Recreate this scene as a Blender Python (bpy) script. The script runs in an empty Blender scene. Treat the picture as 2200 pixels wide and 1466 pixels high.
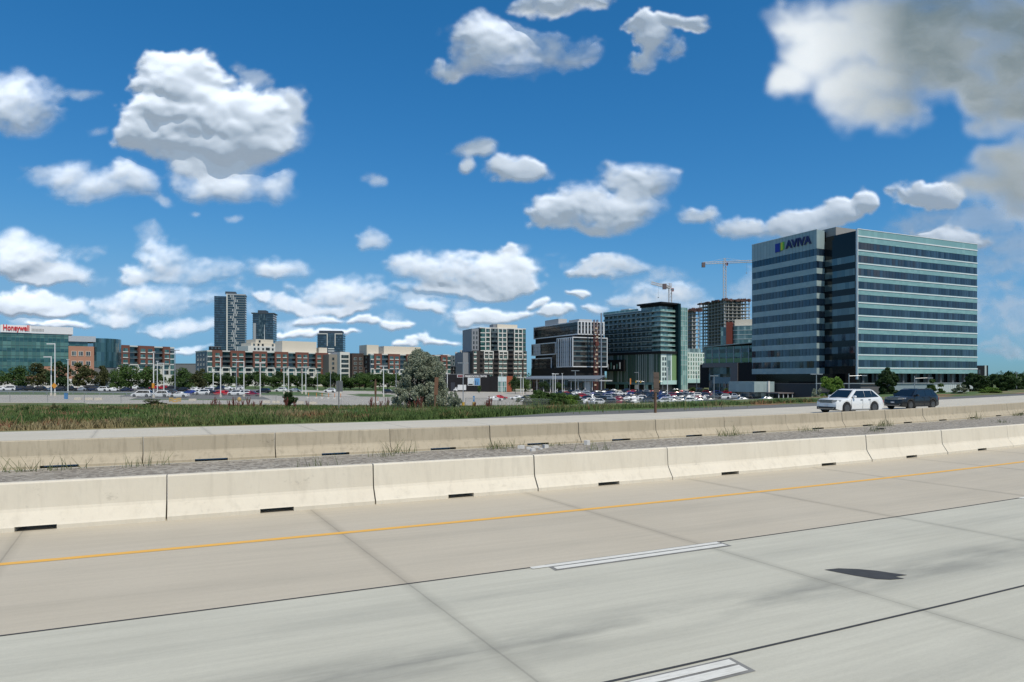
import bpy, math, random
import numpy as np
from mathutils import Vector, Matrix
sc = bpy.context.scene
R = math.radians
rnd = random.Random(7)
nrs = np.random.RandomState(11)

# ---------------------------------------------------------------- camera
CAMZ, F, CX, CY = 2.63, 1467.0, 1100.0, 811.0        # focal length and horizon in pixels of the 2200 px photo
cam_d = bpy.data.cameras.new('camera'); cam = bpy.data.objects.new('camera', cam_d)
sc.collection.objects.link(cam); sc.camera = cam
cam.location = (0, 0, CAMZ); cam.rotation_euler = (R(90), 0, 0)
cam_d.sensor_width = 36; cam_d.lens = 36 * F / 2200; cam_d.shift_y = (CY - 733) / 2200
cam_d.clip_start = .1; cam_d.clip_end = 20000

# ---------------------------------------------------------------- light
SUN_EL, SUN_AZ = R(57), R(146)                        # azimuth clockwise from +Y (the view direction)
sun_d = bpy.data.lights.new('sun', 'SUN'); sun = bpy.data.objects.new('sun', sun_d); sc.collection.objects.link(sun)
sun_d.energy = 3.5; sun_d.angle = R(.53); sun_d.color = (1, .93, .81)
sdir = Vector((math.sin(SUN_AZ) * math.cos(SUN_EL), math.cos(SUN_AZ) * math.cos(SUN_EL), math.sin(SUN_EL)))
sun.rotation_euler = sdir.to_track_quat('Z', 'Y').to_euler()
sc.view_settings.view_transform = 'Standard'; sc.view_settings.look = 'None'
sc.view_settings.gamma = 1; sc.view_settings.exposure = 0.05
sc.cycles.max_bounces = 5; sc.cycles.diffuse_bounces = 2; sc.cycles.glossy_bounces = 3
sc.cycles.transparent_max_bounces = 12; sc.cycles.use_denoising = True

# ---------------------------------------------------------------- sky and clouds
world = bpy.data.worlds.new('World'); sc.world = world; world.use_nodes = True
SKY_CURVE = ((1.65, .20, 1.9), (.93, .86, 4.2), (.85, 1.42, 6.7))
def build_world():
    nt = world.node_tree; N = nt.nodes; Lk = nt.links; N.clear()
    sky = N.new('ShaderNodeTexSky'); sky.sky_type = 'NISHITA'; sky.sun_disc = False
    sky.sun_elevation = SUN_EL; sky.sun_rotation = SUN_AZ; sky.air_density = 1.0; sky.dust_density = .4; sky.ozone_density = 3.0
    # per-channel contrast, as the camera's own rendering of the blue deepens it
    sp = N.new('ShaderNodeSeparateXYZ'); Lk.new(sky.outputs[0], sp.inputs[0]); cb = N.new('ShaderNodeCombineXYZ')
    for i, (g, t, top) in enumerate(SKY_CURVE):
        pw = N.new('ShaderNodeMath'); pw.operation = 'POWER'; Lk.new(sp.outputs[i], pw.inputs[0]); pw.inputs[1].default_value = g
        ml = N.new('ShaderNodeMath'); ml.operation = 'MULTIPLY'; Lk.new(pw.outputs[0], ml.inputs[0]); ml.inputs[1].default_value = t
        mn = N.new('ShaderNodeMath'); mn.operation = 'SMOOTH_MIN'; mn.inputs[2].default_value = top * .4; Lk.new(ml.outputs[0], mn.inputs[0]); mn.inputs[1].default_value = top
        Lk.new(mn.outputs[0], cb.inputs[i])
    bg = N.new('ShaderNodeBackground'); bg.inputs['Strength'].default_value = .1; Lk.new(cb.outputs[0], bg.inputs[0])
    # broken cloud in the half of the sky behind the road, which the glass fronts mirror
    tc = N.new('ShaderNodeTexCoord'); mb = N.new('ShaderNodeTexNoise'); mb.inputs['Scale'].default_value = 4.5; mb.inputs['Detail'].default_value = 6; Lk.new(tc.outputs['Generated'], mb.inputs['Vector'])
    sy = N.new('ShaderNodeSeparateXYZ'); Lk.new(tc.outputs['Generated'], sy.inputs[0])
    def mr(x, a, b):
        q = N.new('ShaderNodeMapRange'); q.interpolation_type = 'SMOOTHSTEP'; Lk.new(x, q.inputs[0]); q.inputs[1].default_value = a; q.inputs[2].default_value = b; return q.outputs[0]
    def mm(a, b): q = N.new('ShaderNodeMath'); q.operation = 'MULTIPLY'; Lk.new(a, q.inputs[0]); Lk.new(b, q.inputs[1]); return q.outputs[0]
    cov = mm(mm(mr(mb.outputs[0], .50, .62), mr(sy.outputs[1], .0, -.2)), mr(sy.outputs[2], .02, .12)); mxc = N.new('ShaderNodeMix'); mxc.data_type = 'RGBA'; Lk.new(cov, mxc.inputs[0]); Lk.new(cb.outputs[0], mxc.inputs[6]); mxc.inputs[7].default_value = (6.2, 6.3, 6.4, 1); Lk.new(mxc.outputs[2], bg.inputs[0])
    out = N.new('ShaderNodeOutputWorld'); Lk.new(bg.outputs[0], out.inputs[0])
build_world()
# ---------------------------------------------------------------- helpers
def tag(o, label=None, cat=None, group=None, kind=None):
    if label: o['label'] = label
    if cat: o['category'] = cat
    if group: o['group'] = group
    if kind: o['kind'] = kind
    return o
def link(o, parent=None, loc=None, rz=None):
    sc.collection.objects.link(o)
    if parent: o.parent = parent
    if loc: o.location = loc
    if rz is not None: o.rotation_euler = (0, 0, rz)
    return o
def mesh_np(name, V, Fq, mats=(), uv=None, attrs=None, smooth=False):
    """fast mesh: V (n,3), Fq (m,k) all faces with k corners"""
    V = np.asarray(V, dtype=np.float32); Fq = np.asarray(Fq, dtype=np.int32); m, k = Fq.shape
    me = bpy.data.meshes.new(name); me.vertices.add(len(V)); me.vertices.foreach_set('co', V.ravel())
    me.loops.add(m * k); me.loops.foreach_set('vertex_index', Fq.ravel())
    me.polygons.add(m); me.polygons.foreach_set('loop_start', np.arange(0, m * k, k, dtype=np.int32))
    me.polygons.foreach_set('loop_total', np.full(m, k, dtype=np.int32))
    for a in mats: me.materials.append(a)
    if smooth: me.polygons.foreach_set('use_smooth', np.ones(m, dtype=bool))
    me.update(calc_edges=True)
    if uv is not None:
        l = me.uv_layers.new(name='UVMap'); l.data.foreach_set('uv', np.asarray(uv, dtype=np.float32)[Fq.ravel()].ravel())
    for n_, a in (attrs or {}).items():
        at = me.attributes.new(n_, 'FLOAT', 'POINT'); at.data.foreach_set('value', np.asarray(a, dtype=np.float32))
    return me
def grid_faces(nu, nv):
    i = np.arange(nu * nv).reshape(nv, nu)
    return np.stack([i[:-1, :-1], i[:-1, 1:], i[1:, 1:], i[1:, :-1]], -1).reshape(-1, 4)

# ---------------------------------------------------------------- clouds: billowing relief shells some 9 km off, lit by the sun and the sky plus an added glow
def lattice(x, y, seed):
    """smooth value noise on numpy arrays"""
    xi = np.floor(x).astype(np.int64); yi = np.floor(y).astype(np.int64); fx = x - xi; fy = y - yi; fx = fx * fx * fx * (fx * (fx * 6 - 15) + 10); fy = fy * fy * fy * (fy * (fy * 6 - 15) + 10)
    T = np.random.RandomState(seed).rand(256, 256); g = lambda a, b: T[a & 255, b & 255]
    return (g(xi, yi) * (1 - fx) + g(xi + 1, yi) * fx) * (1 - fy) + (g(xi, yi + 1) * (1 - fx) + g(xi + 1, yi + 1) * fx) * fy
def fbm(x, y, seed, oct_=6, gain=.55):
    v = 0; a = 1; t = 0
    for k in range(oct_):
        c, s_ = math.cos(k * 1.1), math.sin(k * 1.1); v = v + a * lattice(x * c - y * s_ + 7.3 * k, x * s_ + y * c + 3.1 * k, seed + k); t += a; a *= gain; x = x * 2.03; y = y * 2.03
    return v / t
def bubbles(x, y, seed):
    """round bumps: one minus the distance to the nearest scattered point"""
    xi = np.floor(x).astype(np.int64); yi = np.floor(y).astype(np.int64); rs = np.random.RandomState(seed); TX = rs.rand(256, 256); TY = rs.rand(256, 256); best = np.full(x.shape, 9.)
    for i in (-1, 0, 1):
        for j in (-1, 0, 1):
            a = xi + i; b = yi + j; best = np.minimum(best, (a + TX[a & 255, b & 255] - x) ** 2 + (b + TY[a & 255, b & 255] - y) ** 2)
    return 1 - np.minimum(best, 1)
def build_clouds():
    WHITE = [(400,185,75,55),(450,265,140,72),(530,300,95,50),(345,300,70,42),(440,335,110,32),(465,395,85,32),(585,402,34,30),(365,160,45,32),
      (45,225,95,58),(85,255,55,40),(150,388,42,26),(220,414,90,26),(285,400,42,30),(40,555,95,45),(100,588,95,24),(10,520,40,28),
      (40,650,90,26),(120,662,65,16),(365,562,55,36),(410,592,105,26),(300,588,40,26),(330,648,115,30),(250,680,55,20),(390,700,70,16),
      (592,580,62,25),(730,622,80,30),(645,652,60,16),(785,642,55,26),(712,664,110,14),(690,692,42,12),(785,697,36,10),
      (802,525,26,18),(880,575,55,26),(965,583,100,38),(1070,592,80,40),(1000,618,145,16),(1090,545,20,12),(915,665,46,14),(1035,677,80,20),
      (1050,85,70,45),(1075,120,75,55),(990,152,62,16),(1170,110,70,28),(1240,128,50,24),(1225,8,65,32),(1410,85,26,52),(1395,140,20,34),(1440,32,30,20),
      (1000,328,42,16),(985,362,20,17),(1100,366,55,23),
      (1220,450,80,40),(1300,455,85,48),(1355,400,62,42),(1405,390,48,35),(1260,492,95,16),(1180,470,38,26),(1312,583,76,22),(1290,570,42,16),
      (1490,469,40,13),(1525,457,18,15),(1585,489,45,20),(1612,480,18,15),(1725,487,62,22),(1795,468,45,24),(1855,445,28,24),
      (1425,640,60,24),(1370,655,48,18),(1465,665,60,18),(1200,677,46,13),(1300,670,26,11),(2060,520,55,22),(2010,425,62,22)]
    DARK = [(1780,115,105,85),(1900,55,190,85),(2050,100,180,95),(2190,60,150,110),(1900,195,120,50),(1915,255,62,40),(2070,195,80,40),
      (2170,235,80,60),(2150,340,75,50),(2125,405,100,32),(2200,400,60,70)]
    THIN = [(790,387,22,15),(1168,376,22,13),(325,512,34,30),(1595,640,40,60),(60,690,90,25),(430,640,120,40),(620,700,60,18),(1000,700,80,14),(1400,610,80,40),(880,640,120,20),(1740,520,90,40),(320,430,40,12),(2150,490,150,75),(2130,600,110,60),(2150,680,110,80),(2000,500,70,40),(2190,560,80,90),(2170,740,60,30),(540,175,25,22),(200,200,30,16),(215,295,20,10),(405,447,12,7),(490,465,22,8),(1455,375,14,14),(120,370,60,30),(1350,590,60,20),(150,540,70,20),(940,735,22,12),(850,690,30,14),(1060,560,130,20),(1650,500,60,20),(1990,560,60,40),(1930,650,90,30)]
    WHITE += [(625,716,35,8),(855,708,34,9),(930,738,42,9),(705,724,50,7),(1165,655,24,9),(560,640,26,9),(1255,640,24,9),(870,745,30,7),(400,745,44,8),(130,700,50,9)]
    nu, nv = 1500, 560
    U, Vv = np.meshgrid(np.linspace(-.98, .98, nu), np.linspace(-.01, .66, nv)); U = U.ravel(); Vv = Vv.ravel()
    ps = Vv + .22; near = np.clip((Vv - .05) / .35, 0, 1)                    # noise grows coarser from the horizon upwards
    def two(fn, k, *a):
        lo = fn(U * k * 2.1 + 11, Vv * k * 2.6 + 5, *a); hi = fn(U * k, Vv * k * 1.15, *a); return lo * (1 - near) + hi * near
    w1 = two(lambda x, y: fbm(x, y, 3), 7) - .5; w2 = two(lambda x, y: fbm(x + 40, y, 13), 7) - .5; f1 = two(lambda x, y: fbm(x, y, 23, 6, .6), 20) - .5
    bb = two(lambda x, y: bubbles(x + w1 * 2.2, y + w2 * 2.2, 33) * .6 + bubbles(x * 2.3 + w1 * 4, y * 2.3 + w2 * 4, 34) * .4, 15) - .55
    wisp = two(lambda x, y: fbm(x + w2 * 3, y * 1.6 + w1 * 3, 71, 5, .52), 16) - .5; big = fbm(U * 4 + 9, Vv * 5, 53, 3) - .5
    amp = ps * .17; uu = U + w1 * amp + f1 * amp * .35; vv = Vv + w2 * amp * .7
    def union(ells, grow, base):
        F_ = np.full(U.shape, -4.); H = np.zeros(U.shape)
        for e in ells:
            gr = grow if e[1] < 540 else 1 + (grow - 1) * .35; rx, ry = e[2] * gr / F, e[3] * gr / F; x = (uu - (e[0] - CX) / F) / rx; y = (vv - (CY - e[1]) / F) / ry; y = np.where(y < 0, y * base, y); d2 = x * x + y * y
            f = 1 - d2; k = .5; h = np.maximum(k - np.abs(F_ - f), 0) / k; F_ = np.maximum(F_, f) + h * h * k * .25
            r = min(rx, ry) * 1.0; q = r * np.sqrt(np.clip(f + .12, 0, 2)); k = r * .5; hh = np.maximum(k - np.abs(H - q), 0) / k; H = np.maximum(H, q) + hh * hh * k * .25
        return F_, H
    FW, HW = union(WHITE, 1.2, 1.2); FD, HD = union(DARK + [(1850,235,85,60), (1905,270,55,34), (1720,170,60,45), (2160,150,90,90), (2190,330,60,110), (2120,250,70,35)], 1.12, 1.0); FT, HT = union(THIN, 1.2, 1.0)
    aw = FW + f1 * 1.9 + wisp * 1.2 + bb * .6 + .42; ad = FD + w1 * .8 + wisp * 1.0 + bb * .35 + .4; at_ = FT + wisp * 3.4 + .1
    soft = np.clip(.65 + big * 2, .3, 1.2)
    sm = lambda x, a, b: (lambda t: t * t * (3 - 2 * t))(np.clip((x - a) / (b - a), 0, 1))
    aW = sm(aw, 0, soft * 2.0); aD = sm(ad, .15, 1.5); aT = sm(at_, 0, 1.7) * .6; alpha = 1 - (1 - aW) * (1 - aT)
    bump = (bb * .62 + w1 * .8 + f1 * .22) * ps
    H = np.maximum(HW * sm(aw, -.1, .8), HT * .25) + bump * .05 * sm(aw, 0, .8) * np.clip(HW / .03, .25, 1.4)
    def blur(a_, r, n=2):
        a_ = a_.reshape(nv, nu)
        for _ in range(n):
            for ax in (0, 1):
                pad = [(0, 0), (0, 0)]; pad[ax] = (r + 1, r); c_ = np.cumsum(np.pad(a_, pad, mode='edge'), axis=ax); k_ = 2 * r + 1
                a_ = (c_[k_:, :] - c_[:-k_, :]) / k_ if ax == 0 else (c_[:, k_:] - c_[:, :-k_]) / k_
        return a_.ravel()
    Hs = blur(H, 7); H = blur(H, 2) * near + blur(H, 1) * (1 - near); H = H * .68 + Hs * .32; alpha = blur(alpha, 1, 1)
    # the big grey clouds overhead: a sagging underside that comes nearer as it rises, its shade put into a darker bluish colour that fades towards the rim
    HU = .05 + np.clip(Vv - .16, 0, 1) * 2.9 + blur((w2 * 1.1 + wisp * .25) * ps, 8) * .10
    under = np.clip(blur(sm(ad, -.1, 1.2), 6) * (.86 + .4 * np.clip(big * 2, -.4, .4) + wisp * .3), 0, .93) * np.clip((U - .42) / .16, .12, 1); aD = blur(aD, 2)
    dirs = np.stack([U, np.ones_like(U), Vv], 1); dirs /= np.linalg.norm(dirs, axis=1)[:, None]
    m = bpy.data.materials.new('cloud'); m.use_nodes = True; nt = m.node_tree; N = nt.nodes; Lk = nt.links; N.clear()
    a = N.new('ShaderNodeAttribute'); a.attribute_name = 'cover'; d = N.new('ShaderNodeBsdfDiffuse'); d.inputs[0].default_value = (.87, .90, .95, 1); t = N.new('ShaderNodeBsdfTranslucent'); t.inputs[0].default_value = (.86, .90, .97, 1)
    # light scattered many times inside a cloud arrives from the sun's side whatever the local slope
    sv = N.new('ShaderNodeCombineXYZ'); sn = N.new('ShaderNodeCombineXYZ')
    for i in range(3): sv.inputs[i].default_value = sdir[i]; sn.inputs[i].default_value = -sdir[i]
    d2 = N.new('ShaderNodeBsdfDiffuse'); d2.inputs[0].default_value = (.85, .89, .97, 1); Lk.new(sv.outputs[0], d2.inputs['Normal']); Lk.new(sn.outputs[0], t.inputs['Normal'])
    m1 = N.new('ShaderNodeMixShader'); m1.inputs[0].default_value = .5; Lk.new(d.outputs[0], m1.inputs[1]); Lk.new(d2.outputs[0], m1.inputs[2])
    m2 = N.new('ShaderNodeMixShader'); m2.inputs[0].default_value = .22; Lk.new(m1.outputs[0], m2.inputs[1]); Lk.new(t.outputs[0], m2.inputs[2])
    ab = N.new('ShaderNodeAttribute'); ab.attribute_name = 'underside'; td = N.new('ShaderNodeBsdfTranslucent'); td.inputs[0].default_value = (.75, .9, 1, 1); gd = N.new('ShaderNodeBsdfDiffuse'); gd.inputs[0].default_value = (.24, .48, .90, 1)
    mu = N.new('ShaderNodeMixShader'); mu.inputs[0].default_value = .06; Lk.new(gd.outputs[0], mu.inputs[1]); Lk.new(td.outputs[0], mu.inputs[2])
    m3 = N.new('ShaderNodeMixShader'); Lk.new(ab.outputs['Fac'], m3.inputs[0]); Lk.new(m2.outputs[0], m3.inputs[1]); Lk.new(mu.outputs[0], m3.inputs[2]); m2 = m3
    es = N.new('ShaderNodeMath'); es.operation = 'MULTIPLY_ADD'; Lk.new(ab.outputs['Fac'], es.inputs[0]); es.inputs[1].default_value = -.22; es.inputs[2].default_value = .30
    em = N.new('ShaderNodeEmission'); em.inputs[0].default_value = (.76, .87, 1, 1); Lk.new(es.outputs[0], em.inputs[1]); ms = N.new('ShaderNodeAddShader'); Lk.new(m2.outputs[0], ms.inputs[0]); Lk.new(em.outputs[0], ms.inputs[1]); m.cycles.emission_sampling = 'NONE'  # even glow added to the clouds, imitating light scattered inside them
    tr = N.new('ShaderNodeBsdfTransparent'); mx = N.new('ShaderNodeMixShader'); Lk.new(a.outputs['Fac'], mx.inputs[0]); Lk.new(tr.outputs[0], mx.inputs[1]); Lk.new(ms.outputs[0], mx.inputs[2])
    out = N.new('ShaderNodeOutputMaterial'); Lk.new(mx.outputs[0], out.inputs[0])
    Qa = grid_faces(nu, nv)
    for h_, al, un in ((H, alpha, H * 0), (HU, aD, under)):
        V = dirs * (9000 * (1 - (.33 if un.max() == 0 else .45) * h_))[:, None]; V[:, 2] += CAMZ
        Qf = Qa[al[Qa].max(1) > .004]; u_, inv = np.unique(Qf, return_inverse=True)
        tag(link(bpy.data.objects.new('clouds', mesh_np('clouds', V[u_], inv.reshape(Qf.shape), (m,), attrs={'cover': al[u_], 'underside': un[u_]}, smooth=True))), kind='structure')
build_clouds()
# ---------------------------------------------------------------- materials
def newmat(name):
    m = bpy.data.materials.new(name); m.use_nodes = True; nt = m.node_tree
    return m, nt, nt.nodes['Principled BSDF']
def nset(n, **kw):
    for k, v in kw.items(): n.inputs[k].default_value = v
def noise_(nt, vec, scale, det=4, rough=.55, out='Fac'):
    n = nt.nodes.new('ShaderNodeTexNoise'); nset(n, Scale=scale, Detail=det, Roughness=rough)
    if vec is not None: nt.links.new(vec, n.inputs['Vector'])
    return n.outputs[out]
def ramp_(nt, fac, stops):
    r = nt.nodes.new('ShaderNodeValToRGB'); e = r.color_ramp.elements
    while len(e) < len(stops): e.new(.5)
    for q, (p, c) in zip(e, stops): q.position = p; q.color = (*c, 1)
    nt.links.new(fac, r.inputs[0]); return r.outputs[0]
def mix_(nt, fac, a, b, blend='MIX'):
    m = nt.nodes.new('ShaderNodeMix'); m.data_type = 'RGBA'; m.blend_type = blend
    for i, v in ((0, fac), (6, a), (7, b)):
        if isinstance(v, (int, float)): m.inputs[i].default_value = v
        elif isinstance(v, tuple): m.inputs[i].default_value = (*v, 1)
        else: nt.links.new(v, m.inputs[i])
    return m.outputs[2]
def math_(nt, op, a, b=0., c=0.):
    n = nt.nodes.new('ShaderNodeMath'); n.operation = op
    for i, v in enumerate((a, b, c)):
        if isinstance(v, (int, float)): n.inputs[i].default_value = v
        else: nt.links.new(v, n.inputs[i])
    return n.outputs[0]
def vec_(nt, src, scale):
    mp = nt.nodes.new('ShaderNodeMapping'); mp.inputs['Scale'].default_value = scale; nt.links.new(src, mp.inputs[0]); return mp.outputs[0]
def coord(nt, which='Object'): return nt.nodes.new('ShaderNodeTexCoord').outputs[which]
def mul(c, k): return tuple(min(1, x * k) for x in c)
MC = {}
def simple(name, c, rough=.6, var=.12, scale=1.5, metal=0, spec=.5):
    """plain surface with slight dirt variation"""
    if name in MC: return MC[name]
    m, nt, b = newmat(name); nset(b, Roughness=rough, Metallic=metal); b.inputs['Specular IOR Level'].default_value = spec
    n = noise_(nt, coord(nt), scale, 5)
    nt.links.new(mix_(nt, n, mul(c, 1 - var), mul(c, 1 + var)), b.inputs['Base Color']); MC[name] = m; return m
def glass(name, c, c2, cell=(1.5, 3.0), rough=.06, spec=.8, dark=.35, flip=False):
    """window glass seen in daylight: mirror-like, with the rooms and blinds behind varying pane by pane"""
    if name in MC: return MC[name]
    m, nt, b = newmat(name); nset(b, Roughness=rough, IOR=1.6); b.inputs['Specular IOR Level'].default_value = spec
    s = nt.nodes.new('ShaderNodeSeparateXYZ'); nt.links.new(coord(nt), s.inputs[0])
    fx = math_(nt, 'FLOOR', math_(nt, 'MULTIPLY', math_(nt, 'ADD', s.outputs[0], s.outputs[1]), 1 / cell[0])); fz = math_(nt, 'FLOOR', math_(nt, 'MULTIPLY', s.outputs[2], 1 / cell[1]))
    cb = nt.nodes.new('ShaderNodeCombineXYZ'); nt.links.new(fx, cb.inputs[0]); nt.links.new(fz, cb.inputs[1])
    oi = nt.nodes.new('ShaderNodeObjectInfo'); nt.links.new(math_(nt, 'MULTIPLY', oi.outputs['Random'], 91.7), cb.inputs[2])
    w = nt.nodes.new('ShaderNodeTexWhiteNoise'); nt.links.new(cb.outputs[0], w.inputs[0])
    # every pane sits very slightly askew, so neighbours mirror different bits of sky
    ge = nt.nodes.new('ShaderNodeNewGeometry'); sb = nt.nodes.new('ShaderNodeVectorMath'); sb.operation = 'SUBTRACT'; nt.links.new(w.outputs['Color'], sb.inputs[0]); sb.inputs[1].default_value = (.5, .5, .5)
    ma = nt.nodes.new('ShaderNodeVectorMath'); ma.operation = 'MULTIPLY_ADD'; nt.links.new(sb.outputs[0], ma.inputs[0]); ma.inputs[1].default_value = (.035, .035, .05); nt.links.new(ge.outputs['Normal'], ma.inputs[2]); nm = nt.nodes.new('ShaderNodeVectorMath'); nm.operation = 'NORMALIZE'; nt.links.new(ma.outputs[0], nm.inputs[0]); nt.links.new(nm.outputs[0], b.inputs['Normal'])
    k = math_(nt, 'POWER', w.outputs['Value'], 2.2)
    nt.links.new(mix_(nt, k, c, c2), b.inputs['Base Color']); MC[name] = m; return m
def brick(name, c, c2, mortar=(.3, .28, .25), sc_=1):
    if name in MC: return MC[name]
    m, nt, b = newmat(name); nset(b, Roughness=.85)
    n = noise_(nt, coord(nt), .6, 6); n2 = noise_(nt, coord(nt), 9, 3)
    a = mix_(nt, n, c, c2); nt.links.new(mix_(nt, math_(nt, 'MULTIPLY', n2, .35), a, mortar), b.inputs['Base Color']); MC[name] = m; return m
WHITE_P = simple('white_render', (.66, .65, .61), .7)
CREAM_P = simple('cream_render', (.62, .56, .46), .75, .06)
GREY_P = simple('grey_panel', (.19, .20, .22), .6)
DARK_P = simple('charcoal_cladding', (.010, .010, .011), .65, .2, 1.5, 0, .3)
METAL = simple('galvanised_steel', (.42, .43, .44), .4, .1, 3, .6)
POLEW = simple('white_painted_steel', (.72, .73, .72), .4, .05)
BLACKR = simple('black_rubber', (.012, .012, .013), .8)
G_TEAL = glass('teal_glass', (.02, .075, .075), (.10, .21, .20), (1.6, 3.2))
G_DARK = glass('dark_window_glass', (.008, .014, .018), (.10, .14, .15), (1.3, 3))
G_BLUE = glass('dark_blue_glass', (.006, .013, .028), (.035, .065, .10), (1.45, 4.12), .05, .8)

# ---------------------------------------------------------------- mesh builder
class MB:
    def __init__(s): s.v = []; s.f = []; s.m = []
    def poly(s, pts, m=0):
        i = len(s.v); s.v += [tuple(p) for p in pts]; s.f.append(tuple(range(i, i + len(pts)))); s.m.append(m)
    def box(s, x0, x1, y0, y1, z0, z1, m=0):
        i = len(s.v); s.v += [(x, y, z) for z in (z0, z1) for y in (y0, y1) for x in (x0, x1)]
        for q in ((0, 2, 3, 1), (4, 5, 7, 6), (0, 1, 5, 4), (2, 6, 7, 3), (0, 4, 6, 2), (1, 3, 7, 5)): s.f.append(tuple(i + k for k in q)); s.m.append(m)
        return s
    def tube(s, a, b, r0, r1=None, n=8, m=0, cap=True):
        a = Vector(a); b = Vector(b); r1 = r0 if r1 is None else r1; d = (b - a).normalized()
        t = Vector((0, 0, 1)) if abs(d.z) < .9 else Vector((1, 0, 0)); u = d.cross(t).normalized(); w = d.cross(u); i = len(s.v)
        for p, r in ((a, r0), (b, r1)):
            for k in range(n): q = 2 * math.pi * k / n; s.v.append(tuple(p + (u * math.cos(q) + w * math.sin(q)) * r))
        for k in range(n): s.f.append((i + k, i + (k + 1) % n, i + n + (k + 1) % n, i + n + k)); s.m.append(m)
        if cap: s.f += [tuple(i + k for k in reversed(range(n))), tuple(i + n + k for k in range(n))]; s.m += [m, m]
        return s
    def prism(s, outline, z0, z1, m=0):                     # outline in xy, counter-clockwise
        n = len(outline); i = len(s.v); s.v += [(x, y, z0) for x, y in outline] + [(x, y, z1) for x, y in outline]
        for k in range(n): s.f.append((i + k, i + (k + 1) % n, i + n + (k + 1) % n, i + n + k)); s.m.append(m)
        s.f += [tuple(i + k for k in reversed(range(n))), tuple(i + n + k for k in range(n))]; s.m += [m, m]; return s
    def mesh(s, name, mats, smooth=None):
        me = bpy.data.meshes.new(name); me.from_pydata(s.v, [], s.f); me.polygons.foreach_set('material_index', s.m)
        for q in mats if isinstance(mats, (list, tuple)) else (mats,): me.materials.append(q)
        if smooth: me.polygons.foreach_set('use_smooth', [True] * len(s.f)); me.set_sharp_from_angle(angle=R(smooth))
        me.update(); return me
    def build(s, name, mats, parent=None, loc=None, smooth=None, rz=None):
        return link(bpy.data.objects.new(name, s.mesh(name, mats, smooth)), parent, loc, rz)
def empty(name, loc, rz, label, cat, group=None):
    o = bpy.data.objects.new(name, None); o.empty_display_size = .5; link(o, None, loc, rz); return tag(o, label, cat, group)
def inst(me, name, parent=None, loc=None, rz=None): return link(bpy.data.objects.new(name, me), parent, loc, rz)

# ---------------------------------------------------------------- the lie of the land
A = R(24.26); TV = (math.cos(A), math.sin(A)); NV = (-math.sin(A), math.cos(A)); KC = .00213
def bend(s):                                               # the motorway curves gently away, then runs straight
    s = np.asarray(s, dtype=float); q = np.clip(s, -30, 60)
    return KC * q * q + np.where(s > 60, 2 * KC * 60 * (s - 60), 0) + np.where(s < -30, -2 * KC * 30 * (s + 30), 0)
def road(s, D, z=0.): D = D + float(bend(s)); return (D * NV[0] + s * TV[0], D * NV[1] + s * TV[1], z)
def road_np(s, D): D = D + bend(s); return D * NV[0] + s * TV[0], D * NV[1] + s * TV[1]
def to_road(X, Y):
    s = X * TV[0] + Y * TV[1]; return s, X * NV[0] + Y * NV[1] - bend(s)
def hdg(s): q = min(max(s, -30), 60); return A + math.atan(2 * KC * q)
PXK = [0, 400, 650, 900, 1100, 1300, 1600, 1900, 2200]; ZK = [-2.0, -2.4, -3.0, -3.8, -4.6, -5.3, -4.6, -3.5, -2.6]
def gz(X, Y):
    """ground height: level with the motorway, then a long fall to the car parks"""
    X = np.asarray(X, dtype=float); Y = np.asarray(Y, dtype=float); s, D = to_road(X, Y)
    px = np.clip(CX + F * X / np.maximum(Y, 5), 0, 2200); zf = np.interp(px, PXK, ZK)
    end = np.interp(px, [1150, 1750], [145, 78]); t = np.clip((D - 47) / (end - 47), 0, 1)
    return zf * t
def gzf(X, Y): return float(gz(X, Y))
def at(px, Y): return ((px - CX) / F * Y, Y)
def gat(px, Y): x, y = at(px, Y); return (x, y, gzf(x, y))
def zpy(py, Y): return CAMZ + (CY - py) / F * Y
def hpy(px, py, Y): return zpy(py, Y) - gat(px, Y)[2]       # height above ground of image row py at that place
# ---------------------------------------------------------------- ground, roads
def track(s): return np.interp(s, [-60, -20, 20, 46], [88, 84, 62, 53])
def ASPH_OLD(): return simple('old_track_gravel', (.24, .23, .20), .9, .2)
def meadow(nt, co):
    """green, straw and rust-red patches stretched along the road"""
    mp = nt.nodes.new('ShaderNodeMapping'); mp.vector_type = 'POINT'; mp.inputs['Rotation'].default_value = (0, 0, -A); mp.inputs['Scale'].default_value = (1, 1, 1); nt.links.new(co, mp.inputs[0])
    v = vec_(nt, mp.outputs[0], (.45, 1, 1)); n1 = noise_(nt, v, .16, 4, .6); n2 = noise_(nt, v, .11, 4, .6); n3 = noise_(nt, co, 3.5, 4, .7)
    sh = nt.nodes.new('ShaderNodeVectorMath'); nt.links.new(v, sh.inputs[0]); sh.inputs[1].default_value = (90, 40, 7); n4 = noise_(nt, sh.outputs[0], .2, 5, .65)
    c = mix_(nt, n3, (.028, .062, .012), (.105, .165, .035)); c = mix_(nt, ramp_(nt, n1, [(.52, (0, 0, 0)), (.62, (1, 1, 1))]), c, mix_(nt, n3, (.13, .105, .045), (.34, .28, .15)))
    return mix_(nt, ramp_(nt, n4, [(.56, (0, 0, 0)), (.64, (1, 1, 1))]), c, mix_(nt, n3, (.13, .05, .025), (.36, .17, .09)))
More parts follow.
